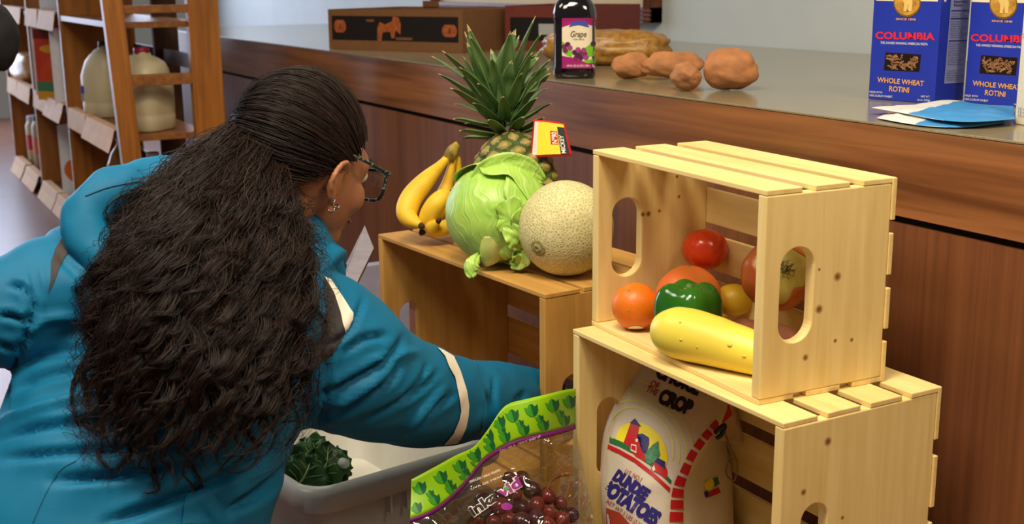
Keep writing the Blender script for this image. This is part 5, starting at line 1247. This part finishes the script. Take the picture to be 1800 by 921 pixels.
# folds and creases: (path over the cloth, width in the photo, depth of the crease)
folds = [([(560, 692), (600, 678), (650, 652), (690, 622), (708, 592)], 9, -.010), ([(566, 738), (620, 712), (680, 672), (704, 636)], 9, -.009), ([(566, 715), (620, 693), (672, 655)], 10, .007), ([(618, 748), (690, 712), (738, 684), (772, 652)], 9, -.008), ([(720, 768), (758, 724), (802, 692)], 8, -.010), ([(700, 772), (742, 720), (790, 676)], 10, .006),
         ([(690, 712), (735, 672), (752, 640)], 8, -.006), ([(640, 520), (628, 552), (604, 590), (560, 612)], 8, -.006), ([(858, 690), (862, 720), (852, 760)], 6, -.008), ([(868, 662), (868, 720), (862, 750)], 6, -.005), ([(905, 705), (926, 690)], 7, -.006), ([(600, 620), (640, 596), (682, 590)], 10, -.007), ([(640, 640), (690, 625), (740, 618)], 11, .004),
         ([(560, 770), (572, 690), (575, 640), (600, 590)], 7, -.007),
         ([(0, 776), (60, 752), (150, 740), (230, 735)], 13, -.010), ([(0, 808), (100, 798), (190, 790), (280, 776)], 12, -.008), ([(0, 740), (80, 712), (170, 690)], 14, .006), ([(90, 846), (180, 838), (270, 828), (350, 812)], 13, -.010), ([(180, 921), (250, 896), (330, 866), (400, 832), (470, 790)], 14, -.012), ([(395, 902), (450, 866), (520, 806), (575, 748)], 14, -.016), ([(500, 800), (560, 740), (590, 700)], 12, -.008), ([(470, 850), (540, 790)], 16, .008),
         ([(0, 555), (20, 556), (46, 566)], 8, -.010), ([(16, 502), (36, 506), (52, 524)], 8, -.008), ([(0, 604), (24, 612)], 8, -.010), ([(60, 462), (62, 520), (46, 590), (22, 660), (4, 730)], 7, -.010), ([(44, 590), (86, 562), (150, 560)], 14, .006), ([(44, 640), (110, 618), (160, 612)], 14, -.006), ([(96, 440), (150, 500), (190, 560)], 12, -.004), ([(20, 690), (90, 660), (150, 650)], 12, -.006), ([(360, 880), (390, 921)], 12, .004)]
JV = np.array(jm.v); nrm = np.zeros_like(JV)
for f in jm.f:
    a_3 = JV[list(f)]; nn3 = np.cross(a_3[1] - a_3[0], a_3[2] - a_3[0])
    for i in f: nrm[i] += nn3
nrm /= np.linalg.norm(nrm, axis=1)[:, None] + 1e-12
cp_ = np.array(CAM); rel = JV - cp_; z_ = rel @ np.array(FW); U_ = 900 + FPX * (rel @ np.array(RT)) / z_; V_ = 460.5 + FPX * (rel @ np.array(DN)) / z_
vd = rel / np.linalg.norm(rel, axis=1)[:, None]; fc = np.clip(-(nrm * vd).sum(1) * 2.0 + .25, 0, 1)
if np.mean((nrm * vd).sum(1)[z_ < 1.65]) > 0: nrm = -nrm; fc = np.clip(-(nrm * vd).sum(1) * 2.0 + .25, 0, 1)
disp = np.zeros(len(JV))
for path, wd_, amp in folds:
    q = np.array(catmull(path, 24)); d2 = np.full(len(JV), 1e9); ss = np.zeros(len(JV))
    for i in range(23):
        a_, b_2 = q[i], q[i + 1]; ab = b_2 - a_; tt = np.clip(((U_ - a_[0]) * ab[0] + (V_ - a_[1]) * ab[1]) / (ab @ ab + 1e-9), 0, 1)
        dd = (U_ - a_[0] - tt * ab[0]) ** 2 + (V_ - a_[1] - tt * ab[1]) ** 2; up_ = dd < d2; ss[up_] = (i + tt[up_]) / 23; d2 = np.minimum(d2, dd)
    tap = np.clip(np.minimum(ss, 1 - ss) * 4 + .15, 0, 1); g = np.exp(-d2 / (wd_ * .65) ** 2); g2 = np.exp(-d2 / (wd_ * 2.0) ** 2)
    disp += 1.9 * amp * tap * (g - .35 * g2)
for i in range(len(JV)):
    p_ = Vector(JV[i]); disp[i] = disp[i] * fc[i] + .0035 * noise.noise(p_ * 16) + .0025 * noise.noise(Vector((p_.x * 9 + p_.z * 14, p_.y * 9, p_.z * 34)))
JV = JV + nrm * disp[:, None]; JV[:, 2] = np.maximum(JV[:, 2], .006); jm.v = [tuple(v) for v in JV]
M_jk = mat('teal_nylon', rgb(12, 107, 147), .6, rgb(10, 99, 139), scale=8, spec=.22, bump=.25, bscale=420, bdist=.0006, sheen=0)
jk = jm.build('jacket', M_jk, person); jk['label'] = 'teal blue padded jacket'
TJ = bvh(jk)
M_char = mat('charcoal_nylon', rgb(52, 44, 44), .75, rgb(46, 39, 40), scale=20, bump=.2, bscale=300); M_refl = flat('cream_reflective_tape', rgb(238, 230, 212), .5)
def onj(name, pts, m, off=.0018, cell=5): 
    o = print_poly(pts, TJ, name, m, jk, off, cell); return o
o = onj('shoulder_panel', [(569, 487), (586, 515), (598, 550), (606, 584), (601, 600), (586, 621), (554, 645), (521, 665), (521, 640), (545, 621), (567, 587), (573, 543), (569, 513)], M_char); o['label'] = 'charcoal shoulder panel'
o = onj('shoulder_stripe', [(569, 487), (581, 493), (596, 515), (620, 551), (618, 560), (606, 586), (598, 550), (586, 515)], M_refl, .0024); o['label'] = 'cream shoulder stripe'
o = onj('shoulder_panel', [(117, 412), (130, 415), (128, 432), (108, 462), (95, 495), (84, 515), (89, 490), (90, 460), (98, 437), (108, 422)], M_char); o['label'] = 'charcoal shoulder panel'
o = onj('sleeve_stripe', [(768, 612), (779, 617), (796, 627), (808, 653), (819, 687), (823, 713), (822, 730), (818, 751), (810, 769), (803, 778), (780, 780), (796, 761), (806, 737), (809, 722), (805, 694), (798, 663), (788, 646), (781, 627)], M_refl, .0022); o['label'] = 'cream reflective sleeve stripe'
onj('back_tab', [(318, 921), (322, 890), (341, 847), (363, 858), (392, 886), (424, 921)], M_jk, .004)
def seam(path, w=.0005): 
    pts = [hit(TJ, u, v, .0006) for u, v in catmull(path, 60)]; pts = [p for p in pts if p is not None]
    if len(pts) > 3: MB().tube(pts, w, 6).build('seam', mat('seam_thread', rgb(8, 70, 100), .8), jk)
seam([(152, 774), (140, 805), (107, 826), (82, 866), (58, 919)]); seam([(562, 640), (560, 700), (564, 780)]); seam([(838, 640), (850, 690), (846, 752)], .0008); seam([(341, 849), (363, 860), (392, 888), (422, 919)])
# hood lying on the back, and the collar
def hood_ring(pts): return limb([Q(u, v, t) for u, v, t, r in pts], [r * .93 for u, v, t, r in pts], 24, 34)
h1 = hood_ring([(428, 318, 1.945, .035), (350, 318, 1.90, .045), (262, 328, 1.845, .044), (188, 345, 1.80, .040), (152, 385, 1.775, .036), (168, 440, 1.765, .034), (205, 490, 1.76, .03), (250, 530, 1.77, .02)])
h2 = loft([(tuple(Q(235, 350, 1.845)), .07, .04, tuple(SD), tuple(BK)), (tuple(Q(270, 420, 1.83)), .10, .045, tuple(SD), tuple(BK)), (tuple(Q(290, 500, 1.81)), .09, .04, tuple(SD), tuple(BK)), (tuple(Q(300, 560, 1.79)), .05, .03, tuple(SD), tuple(BK))])
h3 = hood_ring([(440, 325, 1.96, .030), (492, 360, 1.93, .026), (532, 396, 1.925, .026), (562, 432, 1.93, .025), (578, 468, 1.94, .023), (588, 500, 1.95, .02)])
h4 = hood_ring([(500, 372, 1.95, .03), (540, 420, 1.95, .035), (560, 470, 1.95, .04)])
hm_ = remeshed(merge(h1, h2, h3, h4), 'hood', .006, 6)
hm_.v = [tuple(Vector(v) + Vector((nz(Vector(v) * 22), nz(Vector(v) * 22 + Vector((5, 0, 0))), nz(Vector(v) * 30 + Vector((0, 7, 0))))) * .005) for v in hm_.v]
hood = hm_.build('hood', M_jk, person)
TH_ = bvh(hood); TJH = bvh(jk, hood)
pts = [hit(TH_, u, v, .0006) for u, v in catmull([(150, 345), (190, 330), (245, 318)], 30)]; pts = [p for p in pts if p]
if len(pts) > 4: MB().tube(pts, .0009, 6).build('seam', mat('seam_thread', rgb(8, 70, 100), .8), hood)
# glasses and earrings
gl_ = limb([H(.079, .012, .020), H(.079, .05, .017), H(.076, .085, .012), H(.073, .106, .010)], [.0022, .0026, .0034, .0042], 10, 20)
M_gf2 = mat('dark_mottled_frame', rgb(22, 24, 26), .3, rgb(110, 130, 120), scale=160, lo=.52, hi=.6)
gls = gl_.build('glasses', M_gf2, person)
limb([H(-.079, .012, .020), H(-.079, .05, .017), H(-.076, .085, .012), H(-.073, .106, .010)], [.0022, .0026, .0034, .0042], 10, 20).build('temple_arm', M_gf2, gls)
M_len = bpy.data.materials.new('lens_glass'); M_len.use_nodes = True; nt = M_len.node_tree; nt.nodes.remove(nt.nodes['Principled BSDF'])
tr0 = N(nt, 'ShaderNodeBsdfTransparent'); tr0.inputs[0].default_value = (.80, .80, .78, 1); g0 = N(nt, 'ShaderNodeBsdfGlossy'); g0.inputs['Roughness'].default_value = .05; mx0 = N(nt, 'ShaderNodeMixShader'); mx0.inputs[0].default_value = .10
nt.links.new(tr0.outputs[0], mx0.inputs[1]); nt.links.new(g0.outputs[0], mx0.inputs[2]); nt.links.new(mx0.outputs[0], nt.nodes['Material Output'].inputs[0])
for sx in (1, -1):
    ring_ = []
    for k in range(29):
        q = 2 * math.pi * k / 28; k4 = (abs(math.cos(q)) ** 3 + abs(math.sin(q)) ** 3) ** (-1 / 3); ring_.append(H(sx * (.041 + .030 * k4 * math.cos(q)), .108 - .004 * abs(math.cos(q)), -.010 + .023 * k4 * math.sin(q)))
    MB().tube(ring_, .0028, 8).build('rim', M_gf2, gls)
    MB().add(ring_[:-1], [tuple(range(28))]).build('lens', M_len, gls, smooth=False)
limb([H(.012, .110, -.004), H(0, .113, 0), H(-.012, .110, -.004)], [.002, .0022, .002], 8, 10).build('bridge', M_gf2, gls)
M_sil = mat('silver_ring', rgb(200, 200, 200), .2, metal=1.0)
for (y, z, r_) in ((.004, -.052, .0058), (.007, -.064, .0058), (.016, -.058, .004)):
    MB().tube([H(.079 + r_ * math.cos(q), y + .2 * r_ * math.sin(q), z + r_ * math.sin(q) * .8) for q in [2 * math.pi * k / 20 for k in range(21)]], .0012, 6).build('earring', M_sil, person)

# ---- hair
M_hair = bpy.data.materials.new('dark_brown_hair'); M_hair.use_nodes = True; nt = M_hair.node_tree; bs = nt.nodes['Principled BSDF']
bs.inputs['Base Color'].default_value = rgb(30, 20, 16); bs.inputs['Roughness'].default_value = .5; bs.inputs['Specular IOR Level'].default_value = .28
oi_ = N(nt, 'ShaderNodeHairInfo'); cr_ = N(nt, 'ShaderNodeValToRGB'); cr_.color_ramp.elements[0].color = rgb(12, 9, 8); cr_.color_ramp.elements[1].color = rgb(48, 30, 22)
nt.links.new(oi_.outputs['Random'], cr_.inputs[0]); nt.links.new(cr_.outputs[0], bs.inputs['Base Color'])
M_hairm = mat('dark_hair_mass', rgb(14, 10, 9), .7, rgb(22, 16, 13), scale=60, spec=.15, stretch=(1, 1, .15), bump=.6, bscale=120, bdist=.004)
def hair_ok(d):
    if d.z < -.62: return False
    lim = .42 + (.80 * d.z if d.z > 0 else 1.6 * d.z)
    return d.y < lim
def skull(d, s): return HC + HM @ Vector((d.x * .0745 * s, -.008 + d.y * .0945 * s, .012 + d.z * .1025 * s))
TIE = P(428, 226, px(HC)[2] - .015)
tie_l = HM.inverted() @ (TIE - HC); tied = Vector((tie_l.x / .0745, (tie_l.y + .008) / .0945, (tie_l.z - .012) / .1025)).normalized()
mb = MB().ball((0, 0, 0), 1, 64, 44); keep = [hair_ok(Vector(v)) for v in mb.v]
cap = MB(); idx = {}
for f in mb.f:
    if all(keep[i] for i in f):
        for i in f:
            if i not in idx:
                d = Vector(mb.v[i]); dd = (d - tied).length
                idx[i] = len(cap.v); cap.v.append(tuple(skull(d, 1.10 + .05 * math.exp(-(dd / .35) ** 2) + .012 * nz(d * 3))))
        cap.f.append(tuple(idx[i] for i in f)); cap.mi.append(0)
hair = cap.build('hair', M_hairm, person); hair.modifiers.new('t', 'SOLIDIFY').thickness = .006
hair['label'] = 'long curly dark brown hair in a low ponytail'
# ponytail mass
LT = [(424, 212), (372, 232), (300, 280), (235, 345), (192, 430), (152, 520), (156, 615), (150, 705), (160, 790), (214, 852)]
RTt = [(446, 222), (492, 276), (520, 345), (548, 410), (556, 490), (554, 575), (540, 655), (524, 720), (488, 796), (424, 864)]
DT = [px(TIE)[2], 1.745, 1.69, 1.633, 1.587, 1.555, 1.53, 1.513, 1.504, 1.50]
def pony(s, t, lift):
    k = t * 9; a = min(int(k), 8); f = k - a
    L = np.array(LT[a]) * (1 - f) + np.array(LT[a + 1]) * f; R = np.array(RTt[a]) * (1 - f) + np.array(RTt[a + 1]) * f; dt = DT[a] * (1 - f) + DT[a + 1] * f
    q = L * (1 - (s + 1) / 2) + R * (s + 1) / 2
    bulge = (.012 + .062 * math.sin(math.pi * min(1, t * .9 + .1)) ** .8) * max(0.0, 1 - s * s) ** .5
    return q, dt + .05 * max(0, abs(s) - .4), bulge
_cache = {}
def pony_pt(s, t, lift):
    q, dt, bulge = pony(s, t, lift)
    key = (round(q[0] / 9), round(q[1] / 9))
    if key not in _cache:
        h_ = TJH.ray_cast(CAM, ray(key[0] * 9, key[1] * 9))[0]; _cache[key] = None if h_ is None else px(h_)[2]
    hz = _cache[key]
    if hz is not None: dt = min(dt, hz - .006) if abs(s) < .98 else hz - .008; dt = max(dt, hz - .07)
    return P(q[0], q[1], dt - bulge * lift)
rows = []
for i in range(44):
    t = i / 43 * .76; rows.append([pony_pt(.86 * (j / 16 - 1), t, .80) + Vector((nz(Vector((j * .5, i * .35, 1))), nz(Vector((j * .5, i * .35, 5))), 0)) * .006 for j in range(33)])
mass = MB().grid(rows).build('ponytail', M_hairm, hair); sm = mass.modifiers.new('t', 'SOLIDIFY'); sm.thickness = .012; sm.offset = 0
MB().tube([TIE + (HM @ Vector((math.cos(q) * .022, .0, math.sin(q) * .022))) for q in [2 * math.pi * k / 20 for k in range(21)]], .005, 8).build('hair_tie', flat('black_elastic', rgb(18, 16, 18), .8), hair)
strands = []
def curl_path(s0, t_end, lift, ph, amp, wl, seed, jit):
    pts = []; n = 46
    drift = rng.normal(0, .06)
    for i in range(n):
        f = i / (n - 1); t = f * t_end; s = s0 * (.75 + .25 * f) + drift * f + .05 * math.sin(f * 5 + seed)
        s = max(-1.03, min(1.03, s))
        p = pony_pt(s, t, lift); a = amp * (.12 + .88 * min(1, f * 1.6)) ; g = ph + f * t_end * 9.0 / wl
        p = p + X * (a * math.cos(g)) + Z * (a * .8 * math.sin(g)) + Y * (a * .35 * math.sin(2 * g + seed))
        pts.append(p)
    return pts
for cl in range(190):
    s0 = rng.uniform(-1, 1); s0 = math.copysign(abs(s0) ** .8, s0); te = float(np.clip(rng.normal(.90, .11), .5, 1.05)) * (1 - .12 * abs(s0)); lift = rng.uniform(.70, 1.2); ph = rng.uniform(0, 6.28); amp = rng.uniform(.006, .017); wl = rng.uniform(.13, .26); seed = rng.uniform(0, 10)
    base = curl_path(s0, te, lift, ph, amp, wl, seed, 0); nb_ = len(base)
    for k in range(44):
        r_ = abs(rng.normal(0, 1)); th = rng.uniform(0, 6.28); kk = rng.uniform(.72, 1.0); m = int(nb_ * kk); dph = rng.normal(0, .5); aa = rng.uniform(.2, 1.0); pts = []
        for i in range(m):
            f = i / (nb_ - 1); w_ = (.0022 + .011 * math.sin(math.pi * min(1, f * .86 + .1))) * (1 - .55 * f)
            tw = th + f * 7 + dph; pts.append(base[i] + (X * math.cos(tw) + Y * math.sin(tw) * .5 + Z * math.sin(tw)) * (w_ * r_ * .75) + X * (.0014 * aa * math.sin(i * .9 + dph * 9)) + Y * (.0012 * aa * math.cos(i * .8 + dph * 5)))
        strands.append(pts)
for k in range(240):   # flyaways and loose curls at the edge
    s0 = rng.choice([-1, 1]) * rng.uniform(.85, 1.02); strands.append([p + X * (.014 * math.copysign(1, s0) * (i / 46) * rng.uniform(.2, 1.4)) for i, p in enumerate(curl_path(s0, rng.uniform(.3, 1.0), rng.uniform(.6, 1.2), rng.uniform(0, 6.3), rng.uniform(.006, .018), rng.uniform(.12, .3), rng.uniform(0, 9), 0))])
def jack(u, v, off=.006):
    h_ = hit(TJH, u, v, off); return h_ if h_ is not None else P(u, v, 1.52)
loose = [[(232, 790), (222, 812), (196, 822), (174, 808), (172, 795), (186, 788), (205, 790)], [(262, 800), (270, 838), (280, 858), (268, 866), (252, 868)], [(150, 640), (130, 680), (132, 720), (146, 748), (165, 755), (180, 745)], [(200, 470), (160, 480), (140, 510), (150, 540), (140, 580)], [(330, 810), (345, 835), (352, 850), (340, 852)], [(240, 330), (200, 350), (182, 372), (190, 400)], [(175, 600), (150, 640), (150, 690), (160, 720)], [(205, 745), (180, 762), (160, 752), (150, 738)]]
for path in loose:
    q = [jack(*p) for p in catmull(path, 30)]
    for k in range(16):
        o1 = Vector(rng.normal(0, 1, 3)) * .0022; strands.append([p + o1 * (.4 + .6 * math.sin(i * .2 + k)) for i, p in enumerate(q)])
for k in range(6500):   # combed back over the head to the tie
    while True:
        d = Vector(rng.normal(0, 1, 3)).normalized()
        if hair_ok(d): break
    ang = d.angle(tied); pts = []; lay_ = rng.uniform(1.105, 1.15)
    nse = rng.normal(0, .012, 3)
    for i in range(16):
        f = i / 15; e = d.slerp(tied, f * .97) if ang < 3.1 else d
        pts.append(skull(e, lay_ + .05 * math.exp(-((e - tied).length / .35) ** 2)) + Vector(nse) * (.32 * math.sin(math.pi * f)))
    strands.append(pts)
for k in range(160):   # short wisps round the hairline and crown
    while True:
        d = Vector(rng.normal(0, 1, 3)).normalized()
        if hair_ok(d): break
    b_ = skull(d, 1.13); n_ = (HM @ d); t_ = (skull((d + tied * .25).normalized(), 1.1) - b_).normalized(); L_ = rng.uniform(.02, .05)
    strands.append([b_ + t_ * L_ * i / 7 + n_ * (.010 * (i / 7) ** 1.5) * rng.uniform(.4, 1.3) for i in range(8)])
hc = bpy.data.hair_curves.new('hair_strands'); hc.add_curves([len(s) for s in strands])
I = wm(hair).inverted(); allp = np.array([tuple(p) for s in strands for p in s]); I4 = np.array(I); allp = allp @ I4[:3, :3].T + I4[:3, 3]
hc.attributes['position'].data.foreach_set('vector', allp.astype(np.float32).ravel())
rad = hc.attributes.get('radius') or hc.attributes.new('radius', 'FLOAT', 'POINT')
rad.data.foreach_set('value', np.concatenate([np.linspace(.00050, .00024, len(s)) for s in strands]).astype(np.float32))
hc.materials.append(M_hair)
hso = bpy.data.objects.new('hair_strands', hc); COL.objects.link(hso); hso.parent = hair; hso['kind'] = 'stuff'
